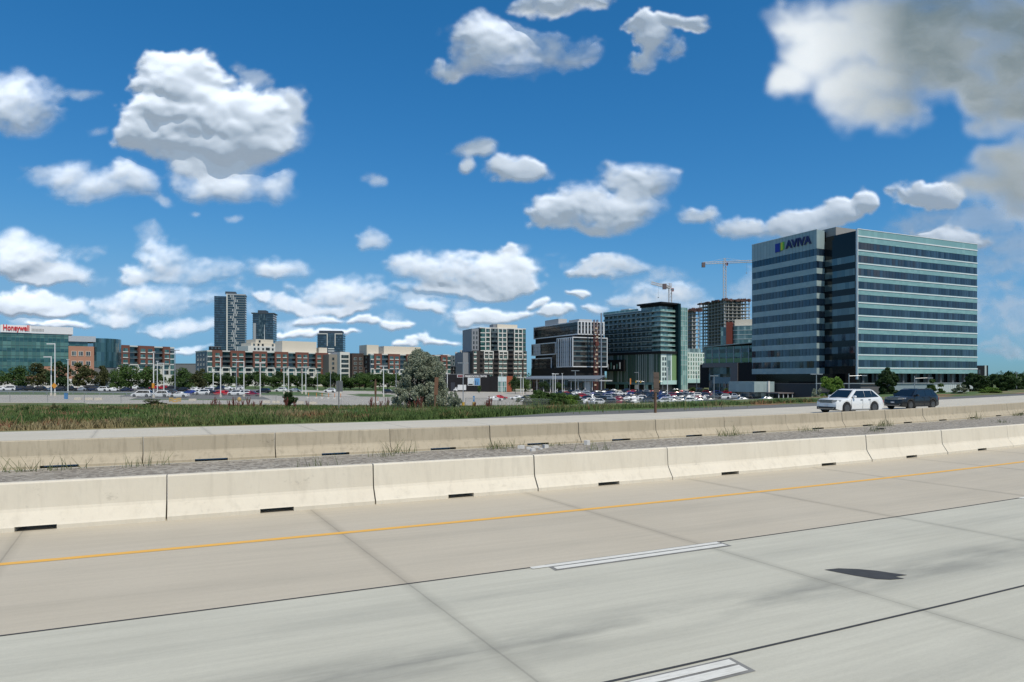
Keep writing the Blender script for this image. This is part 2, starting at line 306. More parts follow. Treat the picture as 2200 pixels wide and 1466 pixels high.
def build_ground():
    # grass verge / wasteland
    g, nt, b = newmat('rough_grass_ground'); nset(b, Roughness=.95)
    co = coord(nt); n1 = noise_(nt, co, .045, 5); n2 = noise_(nt, co, .35, 6, .7); n3 = noise_(nt, vec_(nt, co, (1, 1, 1)), 2.5, 5, .7)
    nt.links.new(meadow(nt, co), b.inputs['Base Color'])
    # car park concrete
    p, nt, b = newmat('pale_lot_concrete'); nset(b, Roughness=.9); co = coord(nt)
    n1 = noise_(nt, co, .05, 6); n2 = noise_(nt, co, 1.2, 5)
    c = mix_(nt, n1, (.33, .30, .25), (.47, .44, .38)); nt.links.new(mix_(nt, math_(nt, 'MULTIPLY', n2, .3), c, (.24, .22, .19)), b.inputs['Base Color'])
    a_, nt, b = newmat('weathered_asphalt'); nset(b, Roughness=.9); co = coord(nt)
    n1 = noise_(nt, co, .12, 6); nt.links.new(mix_(nt, n1, (.095, .093, .085), (.165, .16, .147)), b.inputs['Base Color'])
    lawn, nt, b = newmat('mown_grass'); nset(b, Roughness=.95); co = coord(nt)
    nt.links.new(mix_(nt, noise_(nt, co, .5, 6, .7), (.035, .075, .015), (.10, .15, .045)), b.inputs['Base Color'])
    ds = [44, 45, 46.5, 48, 50, 52, 54, 56, 58, 61, 64, 68, 72, 76, 81, 86, 91, 96, 101, 106, 111, 116, 121, 126, 131, 136, 141, 145, 149, 153] + list(range(157, 300, 4)) + [310, 325, 345, 370, 400, 450, 520, 620, 800, 1100, 1600, 2600, 4200, 7000]
    ss = [-6000, -3500, -2200, -1400, -900, -600, -420, -330] + list(range(-280, 420, 5)) + [450, 500, 580, 700, 900, 1200, 1700, 2600, 4200, 7000]
    S, D = np.meshgrid(np.array(ss, float), np.array(ds, float)); X, Y = road_np(S.ravel(), D.ravel()); Z = gz(X, Y)
    V = np.stack([X, Y, Z], 1); Q = grid_faces(len(ss), len(ds)); C = V[Q].mean(1); sF, dF = to_road(C[:, 0], C[:, 1])
    px = CX + F * C[:, 0] / np.maximum(C[:, 1], 1); Yc = C[:, 1]
    kind = np.zeros(len(Q), int)                            # 0 rough ground, 1 lot concrete, 2 asphalt, 3 mown strips
    front = np.interp(px, [0, 260, 560, 1050, 1300, 1500, 1700], [150, 146, 141, 140, 150, 150, 120])
    lot = (Yc > 0) & (dF > front) & (px > -600) & (px < 1740) & (Yc < 420); kind[lot] = 1
    kind[lot & (px < 275) & (dF > 216) & (dF < 254)] = 3; kind[lot & (px >= 275) & (px < 560) & (dF > 170) & (dF < 179)] = 3
    kind[lot & (px < 275) & (dF > 254)] = 2; kind[lot & (px >= 275) & (px < 560) & (dF > 179)] = 2
    kind[lot & (px > 560) & (px < 700) & (Yc > 205) & (Yc < 262)] = 3
    kind[lot & (px > 755) & (px < 850) & (Yc > 215) & (Yc < 250)] = 3
    kind[lot & (px < 900) & (Yc > 300)] = 3
    kind[lot & (px > 900) & (Yc > 352) & (Yc < 372)] = 3
    kind[lot & (px > 1180) & (px < 1740) & (Yc < 345)] = 2
    kind[(Yc > 0) & (px > 1740) & (px < 2190) & (Yc > 140) & (Yc < 210)] = 3
    for k, (nm, mt) in enumerate((('ground', g), ('parking_lot', p), ('car_park_asphalt', a_), ('mown_grass', lawn))):
        q = Q[kind == k]; u, inv = np.unique(q, return_inverse=True)
        tag(link(bpy.data.objects.new(nm, mesh_np(nm, V[u], inv.reshape(q.shape), (mt,), smooth=True))), kind='structure')
    # ---- carriageways as flush strips (s, D)
    def strip(name, d0, d1, z, m, s0=-60, s1=700, step=2., nd=2, zf=None):
        s = np.concatenate([np.arange(s0, min(s1, 120), step), np.arange(120, s1 + 1, 20)]) if s1 > 120 else np.arange(s0, s1 + 1e-6, step)
        d = np.linspace(0, 1, nd); Sg, Tg = np.meshgrid(s, d); d0a = d0(Sg) if callable(d0) else d0; d1a = d1(Sg) if callable(d1) else d1
        Dg = d0a + (d1a - d0a) * Tg
        X, Y = road_np(Sg.ravel(), Dg.ravel()); V = np.stack([X, Y, np.full(X.shape, z)], 1)
        me = mesh_np(name, V, grid_faces(len(s), nd), (m,), uv=np.stack([Sg.ravel(), Dg.ravel()], 1)); return link(bpy.data.objects.new(name, me))
    def conc(name, c0, c1, streak, cool=None, joints=True, oil=()):
        m, nt, b = newmat(name); nset(b, Roughness=.82)
        uv = coord(nt, 'UV'); n1 = noise_(nt, uv, .35, 5); n2 = noise_(nt, vec_(nt, uv, (.25, 6, 1)), 1.6, 5, .65); n3 = noise_(nt, vec_(nt, uv, (1, 2.2, 1)), 14, 6, .7)
        c = mix_(nt, n1, c0, c1); c = mix_(nt, math_(nt, 'MULTIPLY', ramp_(nt, n2, [(.4, (0, 0, 0)), (.75, (1, 1, 1))]), streak), c, mul(c0, .72))
        c = mix_(nt, math_(nt, 'MULTIPLY', ramp_(nt, n3, [(.45, (0, 0, 0)), (.8, (1, 1, 1))]), .35), c, mul(c0, .8))
        big = noise_(nt, vec_(nt, uv, (.12, .5, 1)), 1.0, 4, .6); c = mix_(nt, math_(nt, 'MULTIPLY', ramp_(nt, big, [(.52, (0, 0, 0)), (.72, (1, 1, 1))]), .3), c, mul(c0, .78))
        s = nt.nodes.new('ShaderNodeSeparateXYZ'); nt.links.new(uv, s.inputs[0]); wob = noise_(nt, uv, 1.2, 3)
        sp_ = noise_(nt, uv, 90, 2, .8); c = mix_(nt, math_(nt, 'MULTIPLY', ramp_(nt, sp_, [(.5, (0, 0, 0)), (.7, (1, 1, 1))]), .22), c, mul(c0, .6))
        oil = tuple(oil) + ((9.35, .45, .13), (10.9, .45, .13), (7.55, .4, .2), (5.75, .4, .12), (3.9, .45, .2), (29, .5, .2), (31, .5, .2), (34, .5, .15))
        for (dc, w, k) in oil:
            t = math_(nt, 'ABSOLUTE', math_(nt, 'SUBTRACT', s.outputs[1], dc)); t = math_(nt, 'SUBTRACT', 1., math_(nt, 'DIVIDE', t, w))
            t = math_(nt, 'MULTIPLY', math_(nt, 'MAXIMUM', t, 0), math_(nt, 'MULTIPLY', ramp_(nt, noise_(nt, vec_(nt, uv, (.3, 1.2, 1)), .9, 5, .6), [(.38, (0, 0, 0)), (.62, (1, 1, 1))]), k)); c = mix_(nt, t, c, (.09, .095, .09))
        if joints:                                          # sawn cross joints every 4.9 m, slightly skewed, darkened along their length
            q = math_(nt, 'MULTIPLY_ADD', math_(nt, 'SUBTRACT', s.outputs[1], 8.46), .08, math_(nt, 'ADD', s.outputs[0], -2.38)); q = math_(nt, 'MULTIPLY_ADD', wob, .02, q)
            q = math_(nt, 'ABSOLUTE', math_(nt, 'SUBTRACT', math_(nt, 'FRACT', math_(nt, 'ADD', math_(nt, 'DIVIDE', q, 4.75), .5)), .5)); q = math_(nt, 'MULTIPLY', q, 4.75)
            wide = math_(nt, 'MAXIMUM', math_(nt, 'SUBTRACT', 1., math_(nt, 'DIVIDE', q, .16)), 0); thin = math_(nt, 'LESS_THAN', q, .012)
            c = mix_(nt, math_(nt, 'MULTIPLY', wide, math_(nt, 'MULTIPLY_ADD', wob, .6, .05)), c, mul(c0, .5)); c = mix_(nt, math_(nt, 'MULTIPLY', thin, .22), c, (.05, .05, .048))
        nt.links.new(c, b.inputs['Base Color'])
        bp = nt.nodes.new('ShaderNodeBump'); nset(bp, Strength=.12, Distance=.01); nt.links.new(noise_(nt, vec_(nt, uv, (60, 5, 1)), 3, 3), bp.inputs['Height']); nt.links.new(bp.outputs[0], b.inputs['Normal'])
        return m
    TAN = conc('tan_concrete_paving', (.455, .40, .305), (.55, .49, .385), .25)
    GRY = conc('grey_concrete_paving', (.46, .44, .355), (.58, .56, .46), .35, oil=((6.1, .6, .62), (2.3, .6, .4)))
    FAR = conc('far_concrete_paving', (.50, .455, .365), (.60, .555, .455), .3)
    grav, nt, b = newmat('median_gravel'); nset(b, Roughness=.95); co = coord(nt)
    v = nt.nodes.new('ShaderNodeTexVoronoi'); nset(v, Scale=9.); nt.links.new(co, v.inputs['Vector'])
    c = ramp_(nt, v.outputs['Color'], [(0, (.12, .105, .085)), (.5, (.31, .275, .225)), (1, (.52, .48, .40))]); c = mix_(nt, math_(nt, 'MULTIPLY', noise_(nt, co, .5, 5), .6), c, (.17, .15, .12))
    nt.links.new(c, b.inputs['Base Color']); bp = nt.nodes.new('ShaderNodeBump'); nset(bp, Strength=.8, Distance=.04); nt.links.new(v.outputs['Distance'], bp.inputs['Height']); nt.links.new(bp.outputs[0], b.inputs['Normal'])
    gp = simple('black_tar', (.045, .045, .044), .8, .4, 6)
    tarw = simple('worn_dark_outline', (.20, .195, .18), .8, .6, 5)
    yel, nt, b = newmat('worn_yellow_paint'); nset(b, Roughness=.6); uvn = noise_(nt, vec_(nt, coord(nt, 'UV'), (1, 6, 1)), 4, 6, .7)
    nt.links.new(mix_(nt, ramp_(nt, uvn, [(.45, (0, 0, 0)), (.8, (.8, .8, .8))]), (.80, .42, .05), (.50, .38, .22)), b.inputs['Base Color'])
    wht, nt, b = newmat('worn_white_paint'); nset(b, Roughness=.6); uvn = noise_(nt, vec_(nt, coord(nt, 'UV'), (1, 6, 1)), 5, 6, .7)
    nt.links.new(mix_(nt, ramp_(nt, uvn, [(.42, (0, 0, 0)), (.75, (.85, .85, .85))]), (.72, .70, .63), (.50, .48, .41)), b.inputs['Base Color'])
    St = lambda o: tag(o, kind='structure')
    St(strip('near_carriageway', -12, 8.46, 0, GRY)); St(strip('median_shoulder', 8.46, 14.75, 0.0, TAN))
    St(strip('median_gravel', 14.75, 23.3, -.004, grav)); St(strip('far_carriageway', 23.3, 40, 0, FAR))
    ramp_lo = lambda s: s * 0 + 40.05; ramp_hi = lambda s: np.interp(s, [-60, 15, 28, 90, 300], [40.08, 40.1, 45.2, 45.5, 49])
    St(strip('slip_road', ramp_lo, ramp_hi, -.006, a_, nd=3)); St(strip('far_verge', ramp_hi, 56, -.03, g, s1=300, nd=3))
    o = strip('gravel_track', lambda s: track(s) - 1.0, lambda s: track(s) + 1.0, 0, ASPH_OLD(), -60, 46, 2., 3); me = o.data; co_ = np.empty(len(me.vertices) * 3, np.float32); me.vertices.foreach_get('co', co_); co_ = co_.reshape(-1, 3); co_[:, 2] = gz(co_[:, 0], co_[:, 1]) + .02; me.vertices.foreach_set('co', co_.ravel()); St(o)
    St(strip('road_seam', 8.44, 8.475, .004, gp)); St(strip('road_seam', 4.99, 5.025, .004, gp))
    St(strip('yellow_lane_line', 11.61, 11.76, .004, yel))
    for s0, d0 in ((4.35, 8.17), (1.35, 4.62), (-7.7, 8.17), (16.4, 8.17), (13.4, 4.62)):
        St(strip('lane_dash', d0 + .01, d0 + .33, .004, tarw, s0 + .0, s0 + 3.15, .45))
        St(strip('lane_dash', d0 + .045, d0 + .165, .008, wht, s0 + .05, s0 + 3.1, .435)); St(strip('lane_dash', d0 + .20, d0 + .30, .008, wht, s0 - .25, s0 + 3.1, .67))
    St(strip('far_lane_line', 38.6, 38.72, .004, wht, -60, 300)); St(strip('far_lane_line', 27.5, 27.62, .004, wht, -60, 300))
    # asphalt patch and crack at the slab corner, as real thin sheets
    def patch(name, pts, z, m):
        q = MB(); q.poly([road(s, d, z) for s, d in pts], 0); return St(q.build(name, m))
    patch('asphalt_patch', [(7.72, 6.62), (7.95, 6.58), (8.15, 6.45), (8.32, 6.28), (8.42, 6.1), (8.52, 5.96), (8.3, 5.98), (8.33, 5.87), (8.12, 5.92), (7.98, 6.02), (7.86, 6.25), (7.78, 6.45)], .005, gp)
    return g, a_, lawn
GRASSG, ASPH, LAWN = build_ground()

# ---------------------------------------------------------------- concrete barriers
def build_barriers():
    def bm_(name, c0, c1, stain):
        m, nt, b = newmat(name); nset(b, Roughness=.85); co = coord(nt)
        oi = nt.nodes.new('ShaderNodeObjectInfo'); ad = nt.nodes.new('ShaderNodeVectorMath'); nt.links.new(co, ad.inputs[0])
        cb = nt.nodes.new('ShaderNodeCombineXYZ'); nt.links.new(math_(nt, 'MULTIPLY', oi.outputs['Random'], 50), cb.inputs[0]); nt.links.new(cb.outputs[0], ad.inputs[1])
        n1 = noise_(nt, vec_(nt, ad.outputs[0], (1, 1, .5)), 1.1, 6, .6); n2 = noise_(nt, vec_(nt, ad.outputs[0], (3, 3, .35)), 2.2, 6, .65); n3 = noise_(nt, ad.outputs[0], 14, 5, .7)
        c = mix_(nt, n1, c0, c1); c = mix_(nt, math_(nt, 'MULTIPLY', ramp_(nt, n2, [(.5, (0, 0, 0)), (.72, (1, 1, 1))]), stain), c, mul(c0, .45))
        c = mix_(nt, math_(nt, 'MULTIPLY', n3, .18), c, mul(c0, .5)); c = mix_(nt, math_(nt, 'MULTIPLY', oi.outputs['Random'], .22), c, mul(c0, .7))
        blot = noise_(nt, vec_(nt, ad.outputs[0], (1, 1, 1.6)), 2.6, 5, .75); c = mix_(nt, math_(nt, 'MULTIPLY', ramp_(nt, blot, [(.62, (0, 0, 0)), (.72, (1, 1, 1))]), stain + .12), c, mul(c0, .42))
        nt.links.new(c, b.inputs['Base Color'])
        bp = nt.nodes.new('ShaderNodeBump'); nset(bp, Strength=.25, Distance=.01); nt.links.new(n3, bp.inputs['Height']); nt.links.new(bp.outputs[0], b.inputs['Normal']); return m
    near = bm_('cream_cast_concrete', (.63, .565, .45), (.78, .72, .60), .22); back = bm_('stained_cast_concrete', (.39, .33, .235), (.54, .47, .35), .48)
    prof = [(-.30, 0), (-.30, .075), (-.275, .105), (-.14, .31), (-.12, .36), (-.085, .785), (-.065, .81)]
    prof = prof + [(-y, z) for y, z in reversed(prof)]
    def seg(L, wslot, jit):
        b = MB(); lo = [(y, max(z, .0)) for y, z in prof]
        def ext(xs, cut):
            n = len(prof); base = len(b.v)
            for x in xs:
                for y, z in prof: b.v.append((x, y, max(z, cut)))
            for i in range(len(xs) - 1):
                for k in range(n): a = base + i * n + k; c = base + i * n + (k + 1) % n; b.f.append((a, a + n, c + n, c)); b.m.append(0)
            b.f.append(tuple(base + k for k in range(n))); b.m.append(0); e = base + (len(xs) - 1) * n; b.f.append(tuple(e + k for k in reversed(range(n)))); b.m.append(0)
        h = wslot / 2; g = .012
        ext([-L / 2 + g, -L / 2 + g + .03, -h], 0); ext([-h, h], .085); ext([h, L / 2 - g - .03, L / 2 - g], 0)
        return b
    def s_of(px, D0):                                        # where along the line a joint stands
        u = (px - CX) / F; s = D0 * math.tan(math.atan(u) + A)
        for _ in range(80): s = (D0 + float(bend(s))) * math.tan(math.atan(u) + A)
        return s
    rows = [(14.31, [360, 800, 1143, 1428, 1662, 1855, 2017, 2158], near, 'cream', .62, 36, 'pale cream concrete barrier segment of the front row'),
            (23.71, [-60, 308, 590, 836, 1050, 1240, 1405, 1552, 1684, 1805], back, 'stained', .95, 76, 'stained tan concrete barrier segment of the back row')]
    words = ['leftmost', 'second', 'third', 'fourth', 'fifth', 'sixth', 'seventh', 'eighth', 'ninth', 'tenth', 'eleventh', 'twelfth', 'thirteenth', 'fourteenth', 'fifteenth', 'sixteenth', 'seventeenth', 'eighteenth', 'nineteenth', 'twentieth', 'twenty-first', 'twenty-second', 'twenty-third', 'twenty-fourth']
    for D0, pxs, m, cname, slot, send, txt in rows:
        J = [s_of(p, D0) for p in pxs]; J = [J[0] - 4.0] + J
        while J[-1] < send: J.append(J[-1] + 4.05)
        for i in range(len(J) - 1):
            s0, s1 = J[i], J[i + 1]; p0 = Vector(road(s0, D0)); p1 = Vector(road(s1, D0)); L = (p1 - p0).length
            o = seg(L, slot + rnd.uniform(-.03, .03), 0).build('concrete_barrier', m)
            o.location = (p0 + p1) / 2 + Vector((rnd.uniform(-.01, .01), rnd.uniform(-.012, .012), 0)); o.rotation_euler = (0, 0, math.atan2(p1.y - p0.y, p1.x - p0.x) + rnd.uniform(-.003, .003))
            w = words[min(i, 23)]; tag(o, f"{txt}, {w} one" + ('' if i == 0 else ' counted from the left'), 'barrier', 'barrier segments of the %s row' % ('front' if D0 < 20 else 'back'))
            # the next segment's joint: short steel pin plate seen on some joints of the back row
build_barriers()
# ---------------------------------------------------------------- buildings
def root_ab(name, a, b, label, cat='building', group=None, flat=True):
    """Empty at the left front corner, local x along the front from a=(px, Y) to b=(px, Y), y going back, z up from the ground; returns root, width"""
    ax, ay = at(*a); bx, by = at(*b); z = min(gzf(ax, ay), gzf(bx, by))
    r = empty(name, (ax, ay, z), math.atan2(by - ay, bx - ax), label, cat, group); return r, math.hypot(bx - ax, by - ay), z
def box_part(name, mat, parent, *bx):
    m = MB()
    for b in bx: m.box(*b)
    return m.build(name, mat, parent)
def win_mesh(w, h, frame, pane, f=.07, d=.12, mull=1, sill=None):
    """one window: frame ring with mullions standing proud of a recessed-looking pane; front faces -y"""
    m = MB(); m.box(-w / 2 + .01, w / 2 - .01, -.03, .02, .01, h - .01, 1)
    m.box(-w / 2, w / 2, -d, .015, 0, f, 0); m.box(-w / 2, w / 2, -d, .015, h - f, h, 0); m.box(-w / 2, -w / 2 + f, -d + .004, .012, f, h - f, 0); m.box(w / 2 - f, w / 2, -d + .004, .012, f, h - f, 0)
    for k in range(1, mull): x = -w / 2 + w * k / mull; m.box(x - f / 3, x + f / 3, -d + .02, .01, f, h - f, 0)
    if sill: m.box(-w / 2 - .12, w / 2 + .12, -d - .14, .016, -sill, 0, 2)
    return m.mesh('window', (frame, pane, WHITE_P))
def grid(me, name, parent, xs, zs, y=0., face='f', skip=None):
    """copies of one window mesh over a facade: face f front (looks to -y), l left end (looks to -x), r right end"""
    rz = {'f': 0, 'l': -math.pi / 2, 'r': math.pi / 2}[face]
    for x in xs:
        for z in zs:
            if skip and skip(x, z): continue
            loc = (x, y, z) if face == 'f' else (y, x, z)
            inst(me, name, parent, loc, rz)
def text_mesh(s, size, extrude=.15, bold=0., shear=0., align='LEFT', space=1.):
    c = bpy.data.curves.new('lettering', 'FONT'); c.body = s; c.size = size; c.extrude = extrude; c.offset = bold; c.shear = shear; c.align_x = align; c.space_character = space; c.resolution_u = 4
    o = bpy.data.objects.new('tmp', c); me = bpy.data.meshes.new_from_object(o); bpy.data.objects.remove(o); bpy.data.curves.remove(c); me.name = 'lettering'
    me.transform(Matrix.Rotation(R(90), 4, 'X')); return me

# ---- brick and white apartment blocks -----------------------------------------------------------
BRICK = brick('dark_red_brick', (.135, .042, .030), (.20, .068, .048), (.20, .13, .10))
BRICK_BR = brick('brown_brick', (.035, .024, .02), (.07, .045, .038), (.09, .07, .06))
def condo(a, b, D, label, pattern, nb=3, nw=3, fh=3.0, pent=(), left='grey', group='brick and white apartment blocks', seed=0):
    r, W, z0 = root_ab('apartment_block', a, b, label, 'apartment block', group); rr = random.Random(seed)
    H = fh * (nb + nw + 1); k = W / sum(p[1] for p in pattern); xs = []; x = 0
    for t, w in pattern: xs.append((t, x, x + w * k)); x += w * k
    zb = fh * (nw + 1)
    core = MB()                                             # rear mass and recessed walls
    core.box(0.0, W, 1.6, D, 0, H, 0); core.build('wall', GREY_PL, r)
    brk = MB(); wht = MB(); bal = []
    for t, x0, x1 in xs:
        if t == 'B':
            brk.box(x0, x1, -.45, 1.59, zb, H + .95); wht.box(x0 + .02, x1 - .02, .25, 1.59, 0, zb - .003)
        elif t == 'R':
            wht.box(x0 + .003, x1 - .003, .9, 1.59, 0, zb - .002); bal.append((x0, x1))
        elif t == 'E':
            wht.box(x0, x1, .12, 1.59, 0, H)
    brk.build('brick_wall', BRICK, r); wht.build('white_wall', WHITE_P, r)
    cor = MB(); cor.box(-.35, W + .35, .15, D + .3, H + .26, H + .85); cor.box(-.1, W + .1, .3, D, H + .003, H + .257); cor.build('cornice', WHITE_P, r)
    nwin = 0; w2 = win_mesh(2.5, 1.75, GREY_P, G_TEAL, sill=.45, mull=2); w1 = win_mesh(2.9, 2.25, GREY_P, G_TEAL, sill=.0, mull=2); wd = win_mesh(2.9, 2.25, GREY_P, G_DARK, mull=2)
    for t, x0, x1 in xs:
        w = x1 - x0
        for i in range(nb + nw - 1):                             # the lowest rows stand behind the trees
            z = H - (i + 1) * fh + .62
            up = i < nb
            if t == 'B':
                for q in ((.27, .73) if w > 6 else (.5,)):
                    inst(w2 if up else rr.choice((w1, wd, w1)), 'window', r, (x0 + w * q, (-.45 if up else .25), z)); nwin += 1
            elif t == 'R' and up:
                pass
            elif t == 'R':
                inst(rr.choice((w1, wd)), 'window', r, (x0 + w * .5, .9, z)); nwin += 1
            elif t == 'E':
                inst(rr.choice((w1, w1, wd)), 'window', r, (x0 + w * .5, .12, z)); nwin += 1
    for x0, x1 in bal:                                       # recessed balconies: one part per floor of each bay
        for i in range(nb):
            z = H - (i + 1) * fh; m = MB(); m.box(x0 + .005, x1 - .005, .35, 1.595, z, z + .2, 0); m.box(x0 + .01, x1 - .01, .36, .42, z + .2, z + 1.2, 1); m.box(x0 + .02, x1 - .02, 1.5, 1.58, z + .21, z + 2.95, 2)
            m.build('balcony', (GREY_P, G_BAL, G_DARK if i else G_TEAL), r)
    # brick piers with white caps down through the white floors, white portal frames
    for t, x0, x1 in xs:
        if t == 'B' and x1 - x0 > 6: p = MB(); xm = (x0 + x1) / 2; p.box(xm - .6, xm + .6, -.12, .245, fh, zb - .01); p.box(x0 + .01, x0 + .7, -.62, -.453, zb + .01, H); p.box(x1 - .7, x1 - .01, -.62, -.453, zb + .01, H); p.build('brick_pier', BRICK, r)
    fr = MB()
    for t, x0, x1 in xs:
        if t in 'BR': fr.box(x0 + .25, x1 - .25, -.16, .24, zb - .55, zb - .02)
        fr.box(x0 - .22, x0 + .22, -.2, .6, 0, zb - .03)
    fr.build('white_frame', WHITE_P, r)
    for (x0, x1, y0, y1, z1, m) in pent: box_part('penthouse', m, r, (x0 * W, x1 * W, y0, y1, H, z1))
    # left end wall: grey with small windows
    lw = MB(); lw.box(-.12, -.003, 1.7, D, 0, H); lw.build('end_wall', GREY_P if left == 'grey' else BRICK_BR, r)
    ew = win_mesh(1.4, 1.6, WHITE_P, G_DARK)
    grid(ew, 'window', r, [D * .3, D * .55, D * .8], [H - (i + 1) * fh + .8 for i in range(nb + nw)][:5], -.12, 'l')
    return r, W, H
GREY_PL = simple('grey_render', (.17, .175, .18), .8)
G_BAL = glass('balcony_glass', (.03, .05, .055), (.08, .11, .115), (1.4, 1.2), .12)
P6 = [('E', 3), ('B', 6.5), ('R', 5.4)] + [('B', 10), ('R', 5.6)] * 5 + [('B', 5), ('E', 3.2)]
r, W, H = condo((446, 400), (740, 458), 22, 'long seven-storey red brick and white apartment block with cream rooftop box', P6, seed=1,
      pent=((.535, .80, 5, 16, 29.2, CREAM_P), (.815, .88, 4, 14, 25.5, CREAM_P)))
condo((236, 352), (374, 382), 20, 'red brick and white apartment block right behind the glass and brick office', [('E', 2), ('B', 9.5), ('R', 5.5), ('B', 10), ('R', 6), ('B', 4.5), ('E', 3)], seed=2,
      pent=((-.06, .13, 4, 14, 24.6, CREAM_P),))
rc, W, H = condo((797, 436), (968, 470), 24, 'red brick and white apartment block behind the silvery tree', [('E', 2.4), ('B', 6), ('R', 5.2)] + [('B', 9.4), ('R', 5.4)] * 3 + [('B', 6), ('E', 3)], seed=3,
      pent=((.20, .66, 6, 18, 27.2, CREAM_P), (-.02, .12, 4, 16, 27.6, CREAM_P)), left='brown')
def wing():                                                 # the block's long left flank, seen at a slant
    m = MB(); m.box(-9.0, -.13, 9, 26, 0, 22.2); m.build('flank_wall', BRICK_BR, rc)
    m = MB(); m.box(-15.5, -9.01, 13, 30, 0, 23.0); m.build('white_flank', WHITE_P, rc)
    m = MB(); m.box(-21, -15.51, 18, 34, 0, 21.5); m.build('stone_flank', simple('stone_render', (.26, .235, .20), .8), rc)
    w = win_mesh(2.0, 1.7, WHITE_P, G_DARK, mull=2); grid(w, 'window', rc, [-6.8, -3.2], [2.8 + 3 * i for i in range(6)], 9.0)
    w = win_mesh(5.0, 2.1, GREY_P, G_BAL, mull=3); grid(w, 'balcony', rc, [-12.2], [1 + 3 * i for i in range(7)], 13.0)
    w = win_mesh(1.6, 1.7, GREY_P, G_DARK, mull=2); grid(w, 'window', rc, [-18.2], [2.8 + 3 * i for i in range(6)], 18.0)
wing()

# ---- far pale blocks ----------------------------------------------------------------------------
def plain_block(a, b, D, tops, label, wall, name='building', rows=4, cols=6, fh=3., cat='building', win=None, group=None, top=None):
    r, W, z0 = root_ab(name, a, b, label, cat, group); H = tops
    box_part('wall', wall, r, (0, W, 0, D, 0, H)); box_part('roof_edge', GREY_P, r, (-.2, W + .2, -.2, D + .2, H + .003, H + .5))
    w = win or win_mesh(min(2.2, W / cols * .6), fh * .55, GREY_P, G_DARK)
    grid(w, 'window', r, [W * (i + .5) / cols for i in range(cols)], [H - fh * (j + 1) + .7 for j in range(rows)])
    if top: box_part('roof_box', top[4], r, (top[0] * W, top[1] * W, 2, D * .7, H + .5, top[2]))
    return r, W, H
STONE = simple('beige_stone', (.27, .25, .225), .85)
plain_block((392, 620), (428, 640), 20, 14.2, 'low beige apartment block between two brick blocks', STONE, rows=4, cols=5)
plain_block((424, 560), (446, 580), 20, 16.0, 'small grey and white block left of the long brick block', GREY_PL, rows=5, cols=3)
# cream stepped building behind the long block
r, W, z0 = root_ab('stepped_building', (533, 500), (610, 520), 'cream stepped apartment building rising behind the long brick block', 'apartment block')
def step_b(r, W):
    hs = [(0, 1, 0, zpy(744, 505) + 3), (.10, .93, 1.2, zpy(737, 505) + 3), (.24, .73, 2.2, zpy(729, 505) + 3)]
    zz = 0
    for x0, x1, y, h in hs: box_part('tier', CREAM_P if x0 else WHITE_P, r, (W * x0, W * x1, y, 18, zz, h)); zz = h + .002
    w = win_mesh(1.5, 1.7, GREY_P, G_DARK); w3 = win_mesh(3.2, 2.0, GREY_P, G_DARK, mull=3)
    grid(w, 'window', r, [W * q for q in (.18, .28, .41, .68, .78, .88)], [hs[0][3] - 3.0], 0); grid(w3, 'window', r, [W * .54], [hs[0][3] - 3, hs[0][3] - 6], 0)
    grid(w, 'window', r, [W * q for q in (.18, .3, .42, .7, .82)], [hs[1][3] - 2.3], 1.2); grid(w, 'window', r, [W * .35], [hs[2][3] - 2.4], 2.2)
    m = MB(); m.tube((W * .5, 3, hs[2][3]), (W * .5, 3, zpy(696, 503) + 3), .22, .12, 6); m.build('mast', POLEW, r)
step_b(r, W)

# ---- dark glass towers --------------------------------------------------------------------------
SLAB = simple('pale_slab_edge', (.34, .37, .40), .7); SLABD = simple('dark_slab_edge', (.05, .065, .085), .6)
G_TOW = glass('tower_glass', (.01, .018, .03), (.05, .085, .12), (2.2, 3.0), .08, 1.0)
def tower(name, a, b, D, H, fh, label, side_l=True, style='a'):
    r, W, z0 = root_ab(name, a, b, label, 'tower', 'far dark glass towers'); n = int(H / fh)
    box_part('glass_wall', G_TOW, r, (0, W, 0, D, 0, H))
    for i in range(n):                                      # one balcony part per storey; short white fin walls scattered
        z = H - (i + 1) * fh; m = MB()
        if style == 'a':
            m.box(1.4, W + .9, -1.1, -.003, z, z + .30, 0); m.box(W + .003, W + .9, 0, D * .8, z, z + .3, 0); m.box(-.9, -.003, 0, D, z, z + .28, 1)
            for k in range(3): q = W * (.2 + .26 * ((i * 7 + k * 3) % 3 + k) / 1.2 / 2.6 + .04 * ((i // 2) % 4)); m.box(q, q + .55, -1.12, -.004, z + .31, z + fh - .01, 2)
            m.box(1.5, W + .8, -1.08, -1.0, z + .3, z + 1.25, 3)
            m.box(-.88, -.8, .1, D, z + .28, z + 1.2, 3)
        else:
            m.box(-.8, W * .28, -.8, -.003, z, z + .26, 1); m.box(W * .72, W + .8, -.8, -.003, z, z + .26, 1); m.box(W * .28 + .01, W * .72 - .01, -.25, -.004, z, z + .3, 1); m.box(W + .003, W + .8, 0, D, z, z + .25, 1)
        m.build('balcony', (SLAB, SLABD, POLEW, G_BAL), r)
    return r, W, D, H
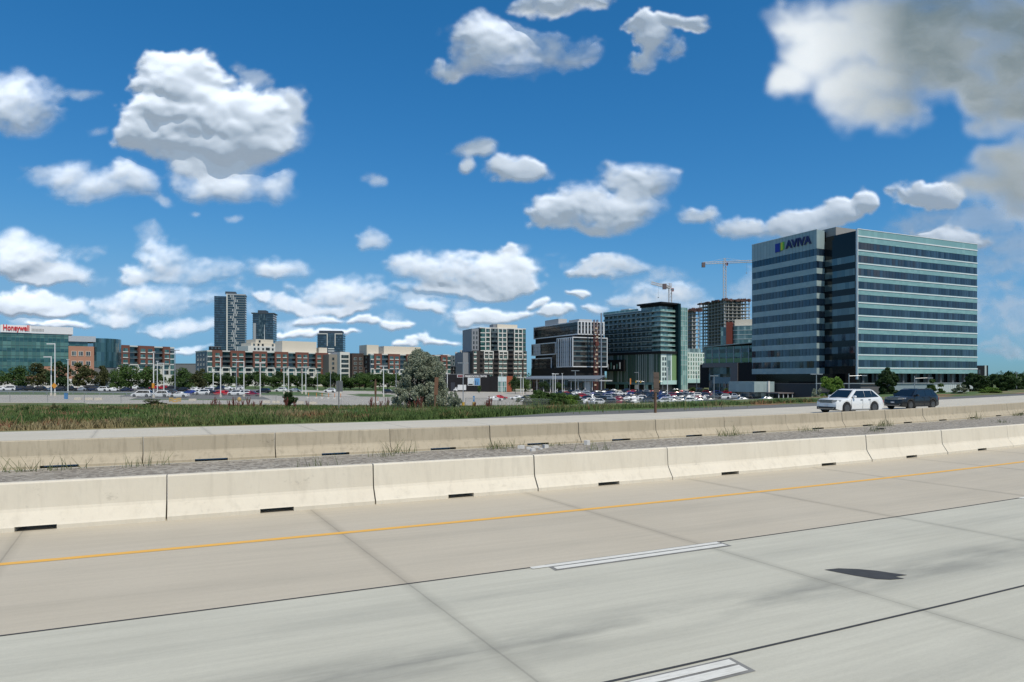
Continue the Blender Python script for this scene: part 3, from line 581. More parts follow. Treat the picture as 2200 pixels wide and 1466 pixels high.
def towers():
    Y = 880; H = hpy(490, 634, Y)
    r, W, D, H = tower('glass_tower', (487, Y), (526, Y + 6), 22, H, 3.02, 'tallest dark glass tower with stepped white balcony lines')
    box_part('corner_fin', WHITE_P, r, (-.2, 1.2, -1.3, .6, 0, H + 1.5)); box_part('roof_parapet', SLAB, r, (-.5, W + .7, -1.2, D, H + .003, H + 1.6))
    box_part('roof_box', SLABD, r, (-2, W * .48, 2, D - 6, H + 1.61, hpy(490, 626, Y)))
    # side wing in blue glass, going back to the left
    m = MB(); m.box(-15, -.91, 1.5, 20, 0, H - 1.5); m.build('side_wing', G_TOW, r)
    m = MB()
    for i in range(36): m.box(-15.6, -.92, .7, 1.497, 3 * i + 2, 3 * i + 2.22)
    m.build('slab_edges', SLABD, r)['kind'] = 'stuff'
    Y = 900; H = hpy(545, 674, Y)
    r, W, D, H = tower('glass_tower', (543, Y), (587, Y + 4), 24, H, 3.0, 'dark navy glass tower with overhanging flat roof', style='b')
    box_part('roof_slab', SLABD, r, (-1.6, W + 1.4, -1.6, D, H + .003, H + 1.3)); box_part('roof_box', SLABD, r, (W * .22, W * .62, 3, D - 4, H + 1.31, hpy(545, 666, Y)))
    box_part('pale_pier', SLAB, r, (W * .03, W * .16, -.95, .4, 0, H * .86)); box_part('dark_bay', G_DARK, r, (W * .30, W * .62, -1.2, -.26, 0, H - .01))
    Y = 900; H = hpy(685, 716, Y)
    r, W, D, H = tower('glass_tower', (682, Y), (737, Y + 4), 24, H, 3.0, 'shorter dark glass tower with white corner frames at its top', style='b')
    m = MB()
    for x0, x1, s in ((W * .02, W * .4, 1), (W * .68, W * .98, -1)):
        m.box(x0, x1, -1.6, -.9, H - 1.2, H - .2); xx = x1 - .9 if s > 0 else x0; m.box(xx, xx + 1.0, -1.61, -.85, H - 17, H - 1.21)
    m.build('white_frame', WHITE_P, r)
    for i in range(11): box_part('white_balcony', POLEW, r, (W * .42, W * .66, -1.0, -.26, H - 21 - i * 3, H - 19.8 - i * 3))
    box_part('curved_roof', SLABD, r, (W * .05, W * .95, 2, D - 2, H + .003, hpy(685, 710, Y)))
towers()
plain_block((452, 700), (475, 705), 16, hpy(455, 745, 700), 'low dark rooftop showing left of the tallest tower', DARK_P, rows=2, cols=3)
# ---- glass and brick office on the far left -----------------------------------------------------
def office():
    r, W, z0 = root_ab('office_building', (-70, 262), (147, 281), 'office with green glass front, orange brick corner and red lettering on white roof box', 'office')
    gl = glass('green_curtain_glass', (.05, .13, .115), (.11, .23, .20), (1.35, 4.0), .12, .7)
    gld = glass('deep_green_glass', (.012, .06, .062), (.05, .13, .13), (1.35, 1.3), .08)
    org = brick('orange_brick', (.36, .165, .10), (.46, .23, .145), (.40, .28, .21)); ZT = hpy(100, 717, 276)
    box_part('glass_wall', gl, r, (0, W, 0, 22, 4.2, ZT)); box_part('base_wall', WHITE_P, r, (0, W, .3, 22, 0, 4.19))
    for k in range(4): box_part('window_band', gld, r, (.0, W - .02, -.06, -.004, ZT - 3.3 - 4.05 * k, ZT - 1.9 - 4.05 * k + (0 if k else .1)))
    m = MB()
    for i in range(int(W / 1.35)): m.box(i * 1.35, i * 1.35 + .07, -.13, -.062, 4.3, ZT)
    for k in range(5): m.box(0, W, -.12, -.07, ZT - .9 - 4.05 * k, ZT - .8 - 4.05 * k)
    m.build('mullion_grid', simple('green_grey_metal', (.10, .17, .16), .5), r)
    pw = simple('white_metal_panel', (.72, .72, .72), .45, .04)
    zb, zt = ZT + .003, hpy(20, 699, 271); box_part('roof_box', pw, r, (W * .31, W + 1.6, -.3, 16, zb, zt))
    box_part('sign_panel', simple('white_sign_panel', (.80, .80, .79), .5, .02), r, (W * .315, W * .615, -.42, -.303, zb + .1, zt + .15))
    lou = MB(); x0 = W * .62
    for i in range(9): lou.box(x0 + i * .46, x0 + i * .46 + .3, -.40, -.303, zb + .9, zt - 1.0)
    lou.build('louvre', simple('louvre_grey', (.38, .38, .38), .6), r)
    t = text_mesh('Honeywell', 3.0, .12, .07); red = simple('red_letter', (.60, .02, .03), .5, .02)
    t.materials.append(red); xs = [v.co.x for v in t.vertices]; k = W * .258 / (max(xs) - min(xs))
    o = inst(t, 'sign_lettering', r, (W * .335, -.56, zb + .95)); o.scale = (k, 1, 1.05)
    # brick corner block
    bx0, bx1 = W + .01, W + 9.0; zt2 = hpy(150, 744, 282); zt3 = hpy(150, 722, 282)
    box_part('brick_wall', org, r, (bx0, bx1, -.25, 14, 4.2, zt2)); box_part('brick_band', org, r, (W * .7, W - .01, -.35, -.135, 5.4, 9.2), (0, W - .01, -.36, -.01, 4.0, 5.2))
    box_part('brick_base', WHITE_P, r, (bx0, bx1, -.2, 13.8, 0, 4.19))
    box_part('top_glazing', gld, r, (bx0 + .2, bx1 - 2.2, .1, 13, zt2 + .003, zt2 + 1.9)); box_part('grey_canopy', simple('light_grey_panel', (.42, .45, .48), .5), r, (bx0, bx1 + .6, -.5, 14.5, zt2 + 1.91, zt3))
    w = win_mesh(1.75, 2.1, simple('pale_stone_trim', (.55, .48, .40), .8), G_DARK, f=.2, mull=2)
    grid(w, 'window', r, [bx0 + 1.9, bx0 + 4.3, bx0 + 6.9], [zt2 - 4.1, zt2 - 8.15, zt2 - 12.2], -.25)
    grid(w, 'window', r, [2.5, 6.0, 9.5], [zt2 - 4.1, zt2 - 8.15], bx1, 'r')
    # bowed glass wing on the right
    gw = glass('dark_teal_curved_glass', (.02, .06, .075), (.06, .14, .16), (1.3, 3.9), .06, 1.); out = []
    cx, cy, rx, ry = bx1 + 3.2, 14, 8.2, 11.5
    for k in range(15): q = -math.pi * .5 + math.pi * .62 * (k / 14) - .12; out.append((cx + rx * math.cos(q) * 1.0, cy + ry * math.sin(q)))
    out = [(bx1 - 1, 16)] + [(bx1 + .0, cy - ry + .6)] + out + [(cx + 3, 26), (bx1 - 1, 26)]
    m = MB(); m.prism(out, 9.0, hpy(200, 728, 292)); m.build('curved_glass_wing', gw, r)
    m = MB(); m.prism([(x * .985 + cx * .015, y * .985 + cy * .015) for x, y in out], 4.0, 8.99); m.build('wing_lower_wall', GREY_PL, r)
    box_part('entrance_frame', pw, r, (bx1 + 9.5, bx1 + 10.1, 6, 6.6, 0, 8.5), (bx1 + 7, bx1 + 13, 6.01, 6.5, 8.51, 9.1), (bx1 + 7, bx1 + 13, 6.02, 6.5, 4.6, 5.1))
office()

# ---- twelve-storey charcoal and white block -----------------------------------------------------
def block_b():
    Y = 440; r, W, z0 = root_ab('apartment_tower', (1031, Y), (1130, Y + 12), 'charcoal and white apartment tower behind the presentation centre', 'apartment block')
    H = hpy(1031, 704, Y); zs = hpy(1031, 752, Y); fh = 2.95
    cd = simple('dark_brown_cladding', (.045, .038, .036), .6); k = W / 100.
    box_part('upper_wall', DARK_P, r, (0, W, .5, 20, zs, H)); box_part('lower_wall', cd, r, (-4.6, W + .8, .6, 20, 0, zs - .003)); box_part('roof_box', CREAM_P, r, (W * .42, W * .86, 4, 14, H + .6, hpy(1075, 694, Y)))
    box_part('roof_unit', GREY_P, r, (W * .34, W * .415, 5, 12, H + .6, H + 3.2)); box_part('roof_edge', WHITE_P, r, (-.1, W + .1, .2, 20.1, H + .003, H + .6))
    box_part('grey_end_wall', simple('mid_grey_panel', (.23, .245, .27), .6), r, (-5.0, -.003, 1.5, 21, zs - .5, H - .3), (-9.5, -4.61, 6, 22, 0, zs - 1.2))
    w = win_mesh(.9, 1.9, GREY_P, G_DARK); grid(w, 'window', r, [-3.6, -1.6], [zs + 1 + i * fh * 1.07 for i in range(4)], 1.5)
    n = 5
    bays = [(.015, .11, 1, 't'), (.12, .22, 1, 'g'), (.24, .38, 0, 'd'), (.39, .575, 2, 'g'), (.60, .72, 0, 'd'), (.745, .92, 2, 'g'), (.93, 1.0, 1, 't')]
    wt = win_mesh(2.5, 2.3, GREY_P, G_TEAL, mull=2)
    fhh = (H - zs) / n
    for x0, x1, c, t in bays:
        x0 *= W; x1 *= W
        for i in range(n):
            z = H - (i + 1) * fhh
            if t == 'd': m = MB(); m.box(x0, x1, -.6, .49, z, z + .22, 0); m.box(x0 + .02, x1 - .02, -.58, -.5, z + .22, z + 1.2, 1); m.box(x0 + .1, x1 - .1, .35, .495, z + .25, z + 2.7, 2); m.build('balcony', (GREY_P, G_BAL, G_DARK), r)
            elif t == 't': me = MB(); me.box(x0 + .1, x1 - .1, .1, .49, z + .2, z + fhh - .35, 1); me.box(x0 + .02, x1 - .02, .0, .492, z - .35, z + .19, 0); me.build('window', (WHITE_P if x0 < 5 else GREY_P, G_TEAL), r)
            else:
                for q in range(c): xx = x0 + (x1 - x0) * (q + .5) / c; o = inst(wt, 'window', r, (xx, .3, z + .35)); o.scale = ((x1 - x0) / c * .27, 1, 1)
        if t == 'g':
            m = MB()
            for q in range(c + 1): xx = x0 + (x1 - x0) * q / c; m.box(xx - .28, xx + .28, -.25, .49, zs, H)
            for i in range(n + 1): z = zs + i * fhh; m.box(x0 + .28, x1 - .28, -.2, .48, z - .3, z + .3)
            m.build('white_grid', WHITE_P, r)
    nb = 7; fl = 3.0
    ww = win_mesh(2.4, 1.5, WHITE_P, G_TEAL, mull=2, sill=.75)
    cols = [(-3.0, 0), (W * .14, 1), (W * .235, 1), (W * .45, 1), (W * .545, 1), (W * .775, 1), (W * .875, 1), (W * .985, 0)]
    for x, big in cols:
        for i in range(nb): o = inst(ww, 'window', r, (x, .6, zs - (i + 1) * fl + 1.0)); o.scale = (1 if big else .75, 1, 1)
    for x0, x1 in ((W * .31, W * .40), (W * .61, W * .72), (.4, 2.2)):
        for i in range(nb): z = zs - (i + 1) * fl; m = MB(); m.box(x0, x1, -.5, .59, z, z + .2, 0); m.box(x0 + .01, x1 - .01, -.48, -.42, z + .2, z + 1.2, 1); m.build('balcony', (cd, cd), r)
    m = MB()                                                # white portal frames at the step
    for x0, x1 in ((W * .085, W * .29), (W * .40, W * .60), (W * .73, W * .93)):
        m.box(x0, x1, -.4, .59, zs - .9, zs - .1); xm = (x0 + x1) / 2
        for x in (x0, xm - .25, x1 - .5): m.box(x, x + .5, -.41, .588, zs - 5.6, zs - .91)
    m.build('white_frame', WHITE_P, r)
    # stepping terraces behind to the left
    r2, W2, z02 = root_ab('stepped_block', (978, 500), (1010, 480), 'dark stepped block with white fins left of the charcoal tower', 'apartment block')
    tops = [hpy(984, 757, 495), hpy(998, 753, 490), hpy(1006, 747, 486)]
    for i, h in enumerate(tops):
        x0 = W2 * i / 3; box_part('tier', DARK_P, r2, (x0, x0 + W2 / 3 - .01, 0, 18, 0, h)); m = MB()
        for q in range(3): m.box(x0 + .4 + q * 1.15, x0 + .75 + q * 1.15, -.4, -.003, h - 8 + q, h + .4)
        m.build('white_fins', WHITE_P, r2)
    w = win_mesh(1.8, 1.8, GREY_P, G_DARK); grid(w, 'window', r2, [W2 * (i + .5) / 5 for i in range(5)], [3 + 3 * k for k in range(5)])
    plain_block((944, 600), (978, 610), 18, hpy(944, 764, 600), 'distant dark and white block between silvery tree and stepped block', simple('slate_cladding', (.10, .12, .13), .7), rows=5, cols=5, win=win_mesh(2.4, 2.0, WHITE_P, G_DARK), top=(.3, .7, hpy(944, 761, 600), 0, WHITE_P))
    plain_block((962, 480), (1000, 470), 14, hpy(962, 788, 480), 'low dark and white wing behind the presentation centre', DARK_P, rows=2, cols=6, win=win_mesh(2.2, 2.0, WHITE_P, G_DARK))
block_b()

# ---- presentation centre ------------------------------------------------------------------------
def pres():
    r, W, z0 = root_ab('presentation_centre', (956, 326), (1052, 330), 'low black presentation centre with billboard and white lettering', 'sales office')
    H = hpy(956, 803, 326); navy = simple('black_navy_cladding', (.010, .010, .013), .7, .15, 1, 0, .3)
    box_part('wall', navy, r, (0, W, 0, 14, 0, H)); box_part('entrance_block', navy, r, (W + .01, W + 4.2, 1.2, 12, 0, H - .9)); box_part('trim', GREY_P, r, (-.06, W + .06, -.06, 14, H + .003, H + .22))
    g = glass('pale_lobby_glass', (.10, .22, .21), (.28, .44, .42), (1.1, 2.2), .1); fx0 = W + 4.2
    m = MB(); m.box(fx0, fx0 + 4.2, .7, 12, .1, H - 1.0, 1)
    for x in (fx0, fx0 + 1.05, fx0 + 2.1, fx0 + 3.15, fx0 + 4.1): m.box(x, x + .12, .55, .69, 0, H - 1.0, 0)
    for z in (2.4, 4.9, H - 1.15): m.box(fx0, fx0 + 4.2, .54, .69, z, z + .13, 0)
    m.box(fx0 + .1, fx0 + 4.1, .5, .53, 5.0, H - 1.2, 2); m.build('lobby_glazing', (POLEW, g, simple('pale_panel', (.55, .65, .66), .4)), r)
    box_part('orange_wall', simple('rust_orange_panel', (.30, .075, .03), .6), r, (fx0 + 4.25, fx0 + 7.2, .8, 12, 0, H - .8))
    white = simple('white_letter', (.75, .75, .75), .5, .02)
    t = text_mesh('PRESENTATION CENTRE', 1.0, .06, .03); t.materials.append(white); xs = [v.co.x for v in t.vertices]; k = W * .49 / (max(xs) - min(xs))
    o = inst(t, 'sign_lettering', r, (W * .445, -.08, hpy(1000, 809.5, 327))); o.scale = (k, 1, 1.15)
    z = hpy(985, 810, 327); m = MB(); m.box(W * .27, W * .425, -.16, -.003, z, z + 1.3, 0); m.box(W * .28, W * .415, -.19, -.162, z + .16, z + 1.14, 1); m.build('name_plate', (white, simple('maroon_plate', (.16, .03, .04), .5)), r)
    z0_, z1_ = hpy(1004, 828, 327), hpy(1004, 811, 327); x0, x1 = W * .505, W * .785
    m = MB(); m.box(x0, x1, -.2, -.003, z0_, z1_, 0); m.box(x0 + .15, x0 + (x1 - x0) * .52, -.23, -.203, z0_ + .15, z1_ - .15, 1); m.box(x0 + (x1 - x0) * .53, x1 - .15, -.231, -.204, z0_ + .15, z1_ - .15, 2)
    m.box(x0 + .3, x0 + 2.4, -.25, -.232, z0_ + .25, z0_ + .85, 3); m.box(x1 - 2.6, x1 - 2.0, -.26, -.233, z0_ + .2, z0_ + 2.4, 4); m.box(x1 - 1.6, x1 - 1.2, -.262, -.234, z0_ + .2, z0_ + 1.8, 4); m.box(x0 + 2.6, x0 + 3.0, -.262, -.234, z0_ + .2, z0_ + 2.2, 5)
    m.build('billboard', (white, simple('billboard_pale', (.56, .62, .66), .6), simple('billboard_blue', (.09, .27, .52), .6), simple('billboard_black', (.03, .03, .03), .6), simple('billboard_tower', (.05, .12, .25), .6), simple('billboard_grey', (.42, .44, .46), .6)), r)
    box_part('door_panel', simple('soft_black_panel', (.03, .033, .045), .5), r, (W * .13, W * .22, -.05, -.003, 0, 4.6))
pres()

# ---- black glass block with white fins, hoist, canopy ------------------------------------------
def block_c():
    Yc = 400; cx, cy = at(1242, Yc); lx, ly = at(1147, 452); ang = math.atan2(ly - cy, lx - cx) - math.pi / 2
    r = empty('residential_block', (cx, cy, gzf(cx, cy)), ang, 'black glass residential block with white frames and vertical fins', 'apartment block')
    # local: y runs back along the left face from the corner, x runs right along the right face
    Lf = math.hypot(lx - cx, ly - cy); Z = lambda py: hpy(1242, py, Yc)
    gk = glass('black_balcony_glass', (.008, .009, .010), (.06, .055, .05), (3.1, 2.9), .15, .3); wf = simple('white_aluminium', (.62, .64, .66), .5, .04)
    Wr = 18.5
    box_part('core', DARK_P, r, (1.2, Wr, 1.2, Lf, 0, Z(693)))
    def blk(x0, x1, y0, y1, z0, z1, fins_left=(), fins_right=(), t=.55, floors=True):
        box_part('glass_wall', gk, r, (x0, x1, y0, y1, z0 + .3, z1 - .3)); m = MB(); e = .35
        for z in (z0, z1 - t): m.box(x0 - e, x1, y0 - e, y1, z, z + t)                     # top and bottom white frame slabs
        for (x, y) in ((x0 - e, y0 - e), (x0 - e, y1 - .5)): m.box(x + .003, x + .5, y + .003, y + .5, z0 + t + .002, z1 - t - .002)
        m.box(x1 - .5, x1 - .003, y0 - e, y0 + .3, z0 + t, z1 - t); m.build('white_frame', wf, r)
        for y in fins_left: box_part('fin', wf, r, (x0 - e - .25, x0 - .003, y, y + .8, z0 + t + .01, z1 - t - .01))
        for x in fins_right: box_part('fin', wf, r, (x, x + .85, y0 - e - .25, y0 - .003, z0 + t + .01, z1 - t - .01))
        if floors:
            n = max(2, round((z1 - z0) / 2.95))
            for i in range(1, n): z = z0 + (z1 - z0) * i / n; m = MB(); m.box(x0 - .3, x1, y0 - .3, y0 - .003, z, z + .22, 0); m.box(x0 - .3, x0 - .003, y0, y1, z, z + .22, 1); m.box(x0 + .3, x1 - .5, y0 - .29, y0 - .24, z + .22, z + 1.1, 2); m.build('floor_edge', (simple('grey_slab', (.26, .26, .26), .7), DARK_P, G_BAL), r)
    blk(0, 18, 0, Lf, Z(719), Z(690), fins_right=[1.5 + i * 2.2 for i in range(8)], floors=True)
    x2 = -4.2; blk(x2, 19.5, -1, 18, Z(789), Z(724.5), fins_left=[.5, 3.2, 5.2, 7.2, 9.4, 12.0, 15.0])
    blk(-.8, 10, 26, Lf + 1.5, Z(759), Z(731), fins_left=[Lf - 3 - 2 * i for i in range(5)])
    blk(-1.0, 8, 31, Lf + 1, Z(800), Z(765.5)); box_part('glass_wall', gk, r, (-.6, 1.19, 18.1, 30.9, Z(797), Z(760)))
    box_part('dark_base', DARK_P, r, (-2.5, 19, 1.0, Lf - 1, 0, Z(790))); box_part('roof_box', simple('pale_roof_box', (.40, .40, .40), .7), r, (2, 8, Lf - 30, Lf - 12, Z(690), Z(690) + 3.6), (3, 12, 4, 16, Z(690), Z(690) + 1.6))
    # red-brown hoist mast on its right face
    hp = at(1281, 396); z0 = gzf(*hp); h = empty('construction_hoist', (*hp, z0), .3, 'rusty red lattice hoist mast against the black glass block', 'hoist')
    rust = simple('rust_red_steel', (.11, .03, .022), .8, .4); tan = simple('scaffold_board', (.48, .38, .28), .8); Hh = hpy(1281, 687, 396); m = MB()
    for x in (-1.0, 1.0):
        for y in (0, 1.6): m.box(x - .16, x + .16, y - .16, y + .16, 0, Hh)
    for i in range(int(Hh / 3)): z = i * 3; m.tube((-1, 0, z), (1, 0, z + 3), .1, n=4); m.tube((1, 0, z), (-1, 0, z + 3), .1, n=4); m.box(-1.0, 1.0, -.2, .1, z, z + .2)
    m.build('mast', rust, h)
    for i in range(14): q = 3 + i * (Hh - 6) / 14; box_part('landing', tan, h, (-1.3 + .5 * (i % 3), -.1 + .5 * (i % 2) + .3 * (i % 3), -.5, .1, q, q + .9))
    box_part('hoist_cage', rust, h, (-1.0, 1.0, -1.5, -.4, Hh * .63, Hh * .63 + 2.6))
    m = MB(); m.box(3.4, 4.0, 1, 1.6, 0, hpy(1289, 673, 396)); m.box(3.2, 4.2, .9, 1.0, Hh - 3, Hh + 4); m.build('rail_mast', simple('grey_blue_steel', (.2, .24, .3), .5), h)
    # low glazed pavilion with a long overhanging canopy
    r, W, z0 = root_ab('transit_pavilion', (1137, 352), (1278, 341), 'glazed pavilion under a long pale canopy below the black glass block', 'pavilion')
    H = hpy(1200, 812, 348); cg = simple('blue_grey_roofing', (.15, .175, .20), .6); m = MB()
    m.poly([(-3, -4, H), (W + 3, -3, H - .2), (W + 3, 16, H + 1.5), (-3, 16, H + 1.2)], 0); m.poly([(-3, -4, H - .5), (-3, 16, H + .7), (W + 3, 16, H + .9), (W + 3, -3, H - .7)], 0)
    m.poly([(-3, -4, H - .5), (W + 3, -3, H - .7), (W + 3, -3, H - .2), (-3, -4, H)], 0); m.poly([(-3, -4, H - .5), (-3, -4, H), (-3, 16, H + 1.2), (-3, 16, H + .7)], 0); m.build('canopy', cg, r)
    for i in range(10): x = 1 + i * (W - 2) / 9; box_part('column', POLEW, r, (x - .16, x + .16, -1.6, -1.28, 0, H - .5))
    gg = glass('lobby_green_glass', (.02, .04, .028), (.10, .15, .10), (1.9, 2.6), .08); box_part('glass_wall', gg, r, (1, W - 6, 3, 14, .1, H - .3)); m = MB()
    for i in range(24): x = 1 + (W - 8) * i / 23; m.box(x, x + .14, 2.85, 2.99, 0, H - .3)
    for z in (2.3, H - 2.0): m.box(1, W - 6, 2.84, 2.98, z, z + .15)
    m.build('mullion_grid', GREY_P, r); box_part('white_canopy', WHITE_P, r, (W * .62, W + 8, -2.5, 4, H - 1.4, H - .9)); box_part('white_kiosk', WHITE_P, r, (W * .85, W * .93, -.5, 2.5, 0, H - 1.6))
    box_part('bench_rail', POLEW, r, (W * .42, W * .62, -3.2, -3.0, .9, 1.2), (W * .42, W * .425, -3.2, -3.0, 0, .9), (W * .615, W * .62, -3.2, -3, 0, .9))
block_c()

# ---- green glass hotel block --------------------------------------------------------------------
def block_d():
    Yc = 405; cx, cy = at(1419, Yc); lx, ly = at(1298, 444); L = math.hypot(lx - cx, ly - cy); ang = math.atan2(ly - cy, lx - cx) - math.pi / 2
    r = empty('glass_block', (cx, cy, gzf(cx, cy)), ang, 'green glass balcony block over a podium of green vertical fins', 'apartment block')
    Z = lambda py: hpy(1419, py, Yc); fh = 2.95
    gg = glass('green_tower_glass', (.07, .105, .10), (.30, .39, .37), (1.5, 2.95), .1, .8); gl = glass('bright_green_glass', (.10, .22, .20), (.30, .46, .42), (1.6, 2.95), .1)
    frm = simple('blue_green_slab', (.42, .50, .48), .6); Zp = Z(756); Zt = Z(663)
    box_part('glass_wall', gg, r, (1.0, 12, 1.0, L, Zp + .4, Zt)); box_part('tall_glass_wall', gg, r, (.9, 12, .9, L * .34, Zt + .003, Z(653)))
    n = int((Zt - Zp) / fh)
    for i in range(n + 1):
        z = Zp + .4 + i * fh; m = MB(); m.box(-.6, .99, 6, L, z, z + .24, 0); m.box(-.6, -.52, 6, L, z + .24, z + 1.15, 1)
        m.box(-.9, 12, -.9, .99, z, z + .3, 0); m.box(-.9, .98, 1, 5.99, z, z + .3, 0); m.box(-.85, 12, -.87, -.8, z + .3, z + 1.3, 2); m.box(-.87, -.8, -.8, 5.9, z + .3, z + 1.3, 2)
        m.build('balcony', (frm, G_BAL, gl), r)
    m = MB()
    for k in range(11):
        y = 7 + k * (L - 8) / 10
        m.box(-.5, .97, y, y + .22, Zp + .5, Zt - .4)
    m.build('divider_walls', simple('teal_grey_panel', (.26, .32, .31), .6), r)
    wp = win_mesh(2.2, 2.2, WHITE_P, gl, mull=2)
    grid(wp, 'window', r, [8.6, 11.6], [Zp + .9 + i * fh for i in range(9)], .95, 'l'); grid(wp, 'window', r, [2.5, 5.2, 8.2], [Zp + .9 + i * fh for i in range(9)], .95)
    box_part('roof_rail', gl, r, (-.7, -.6, L * .36, L, Zt, Zt + 1.2)); box_part('roof_slab', frm, r, (-.9, 12, L * .35, L + .4, Zt - .5, Zt - .003)); box_part('roof_unit', WHITE_P, r, (3, 9, L * .6, L * .75, Zt, Zt + 2.4))
    box_part('roof_canopy', DARK_P, r, (-2.0, 13.5, -2.4, L * .36, Z(653), Z(649.5))); box_part('dark_penthouse', DARK_P, r, (-.2, 12, 0, L * .34, Zt + 1.6, Z(653) - .003))
    box_part('teal_slab_tower', simple('deep_teal_cladding', (.002, .020, .026), .6, .1, 1, 0, .2), r, (12.01, 14.2, -3.4, 8, 0, Z(650.5)))
    rg = box_part('right_glass_wall', gl, r, (14.25, 23.5, -.5, 10, 0, Z(657)))
    for i in range(12): box_part('floor_edge', frm, r, (14.24, 23.6, -.62, -.503, Z(657) - 2.2 - i * 3, Z(657) - 1.9 - i * 3))
    m = MB()
    for k in range(5): x = 14.4 + k * 2.2; m.box(x, x + .35, -.75, -.51, 0, Z(657))
    m.build('mullion', simple('pale_green_frame', (.45, .56, .52), .5), r)
    # podium
    pd = simple('dark_green_panel', (.07, .105, .09), .5, .2); pg = simple('light_green_panel', (.17, .29, .13), .6); z0 = Z(822)
    box_part('podium_wall', pd, r, (-1.6, 12, -1.6, L - 4, z0, Zp - 1.2)); box_part('podium_soffit', DARK_P, r, (-2.2, 12.0, -2.4, L + .5, Zp - 1.19, Zp + .39)); rr = random.Random(4)
    fl = simple('grey_green_fin', (.32, .38, .36), .5); fd = simple('mid_green_fin', (.05, .115, .075), .5); y = -1.0
    while y < L - 5:
        w = rr.choice((.25, .35, .6)); box_part('fin', rr.choice((fl, fd, fl)), r, (-1.85, -1.603, y, y + w, z0, Zp - 1.25)); y += rr.choice((.9, 1.3, 1.9))
    box_part('white_panel', simple('mint_white_panel', (.58, .68, .64), .6), r, (-1.5, 3.2, -1.75, -1.603, z0, Zp - 1.3), (7.0, 8.0, -1.76, -1.604, z0, Zp - 1.3)); box_part('green_panel', pg, r, (8.02, 11.9, -1.8, -1.602, z0, Zp - 1.3)); box_part('window_strip', gg, r, (3.22, 6.9, -1.74, -1.601, z0, Zp - 1.3))
    wv = win_mesh(1.3, 2.0, fl, G_DARK); grid(wv, 'window', r, [.2, 2.2], [z0 + 1 + 3 * i for i in range(5)], -1.76)
    box_part('mint_band', simple('mint_band_panel', (.40, .58, .54), .5), r, (-1.9, 12, -2.0, -1.61, z0 - 1.2, z0 + 1.2)); box_part('lobby_wall', simple('shop_front_glass', (.015, .02, .02), .15), r, (-.8, 12, -.8, L - 2, 0, z0 - .003))
    box_part('lobby_band', simple('teal_lobby_band', (.10, .20, .22), .4), r, (-1.9, -.81, 0, L - 3, z0 - 1.4, z0 - .01))
    # framed black box on the podium
    yb = L * .56; box_part('bay_box', DARK_P, r, (-3.4, -1.62, yb, yb + 18, Z(797), Z(771)))
    for k in range(5): box_part('bay_window', POLEW if k % 2 == 0 else gl, r, (-3.55, -3.41, yb + 3 + k * 2.6, yb + 3.9 + k * 2.6, Z(792), Z(777) - (k % 3)))
    for k, y in enumerate((3, 9, 17, 26, 34)): box_part('shop_window', POLEW if k == 2 else gl, r, (-1.0, -.82, y, y + 3, .3, 3.4))
    # white building with slot windows to the right
    r2, W2, _ = root_ab('slot_window_building', (1455, 428), (1514, 440), 'white building with narrow green slot windows right of the green glass block', 'building')
    H2 = hpy(1455, 757, 428); zb = hpy(1455, 815, 428); mw = simple('mint_white_wall', (.60, .66, .62), .7); box_part('wall', mw, r2, (0, W2, 0, 14, zb, H2)); box_part('mint_band', simple('mint_band_panel', (.4, .58, .54), .5), r2, (-.3, W2, -.4, 13, zb - 2.4, zb - .003)); box_part('base_wall', DARK_P, r2, (.5, W2, .5, 13, 0, zb - 2.41))
    w = win_mesh(.85, 1.9, simple('soft_green_trim', (.30, .46, .30), .6), G_DARK, f=.12); wg = win_mesh(1.1, 1.9, simple('soft_green_trim', (.3, .46, .3), .6), gl, f=.12)
    for j in range(6):
        for i in range(11): inst((w, wg)[(i + j * 2) % 3 == 0], 'window', r2, (W2 * (i + .5) / 11, -.02, H2 - 2.75 * (j + 1) + .2))
    box_part('roof_box', gg, r2, (W2 * .15, W2 * .95, 2, 12, H2 + .003, H2 + 2.6))
block_d()
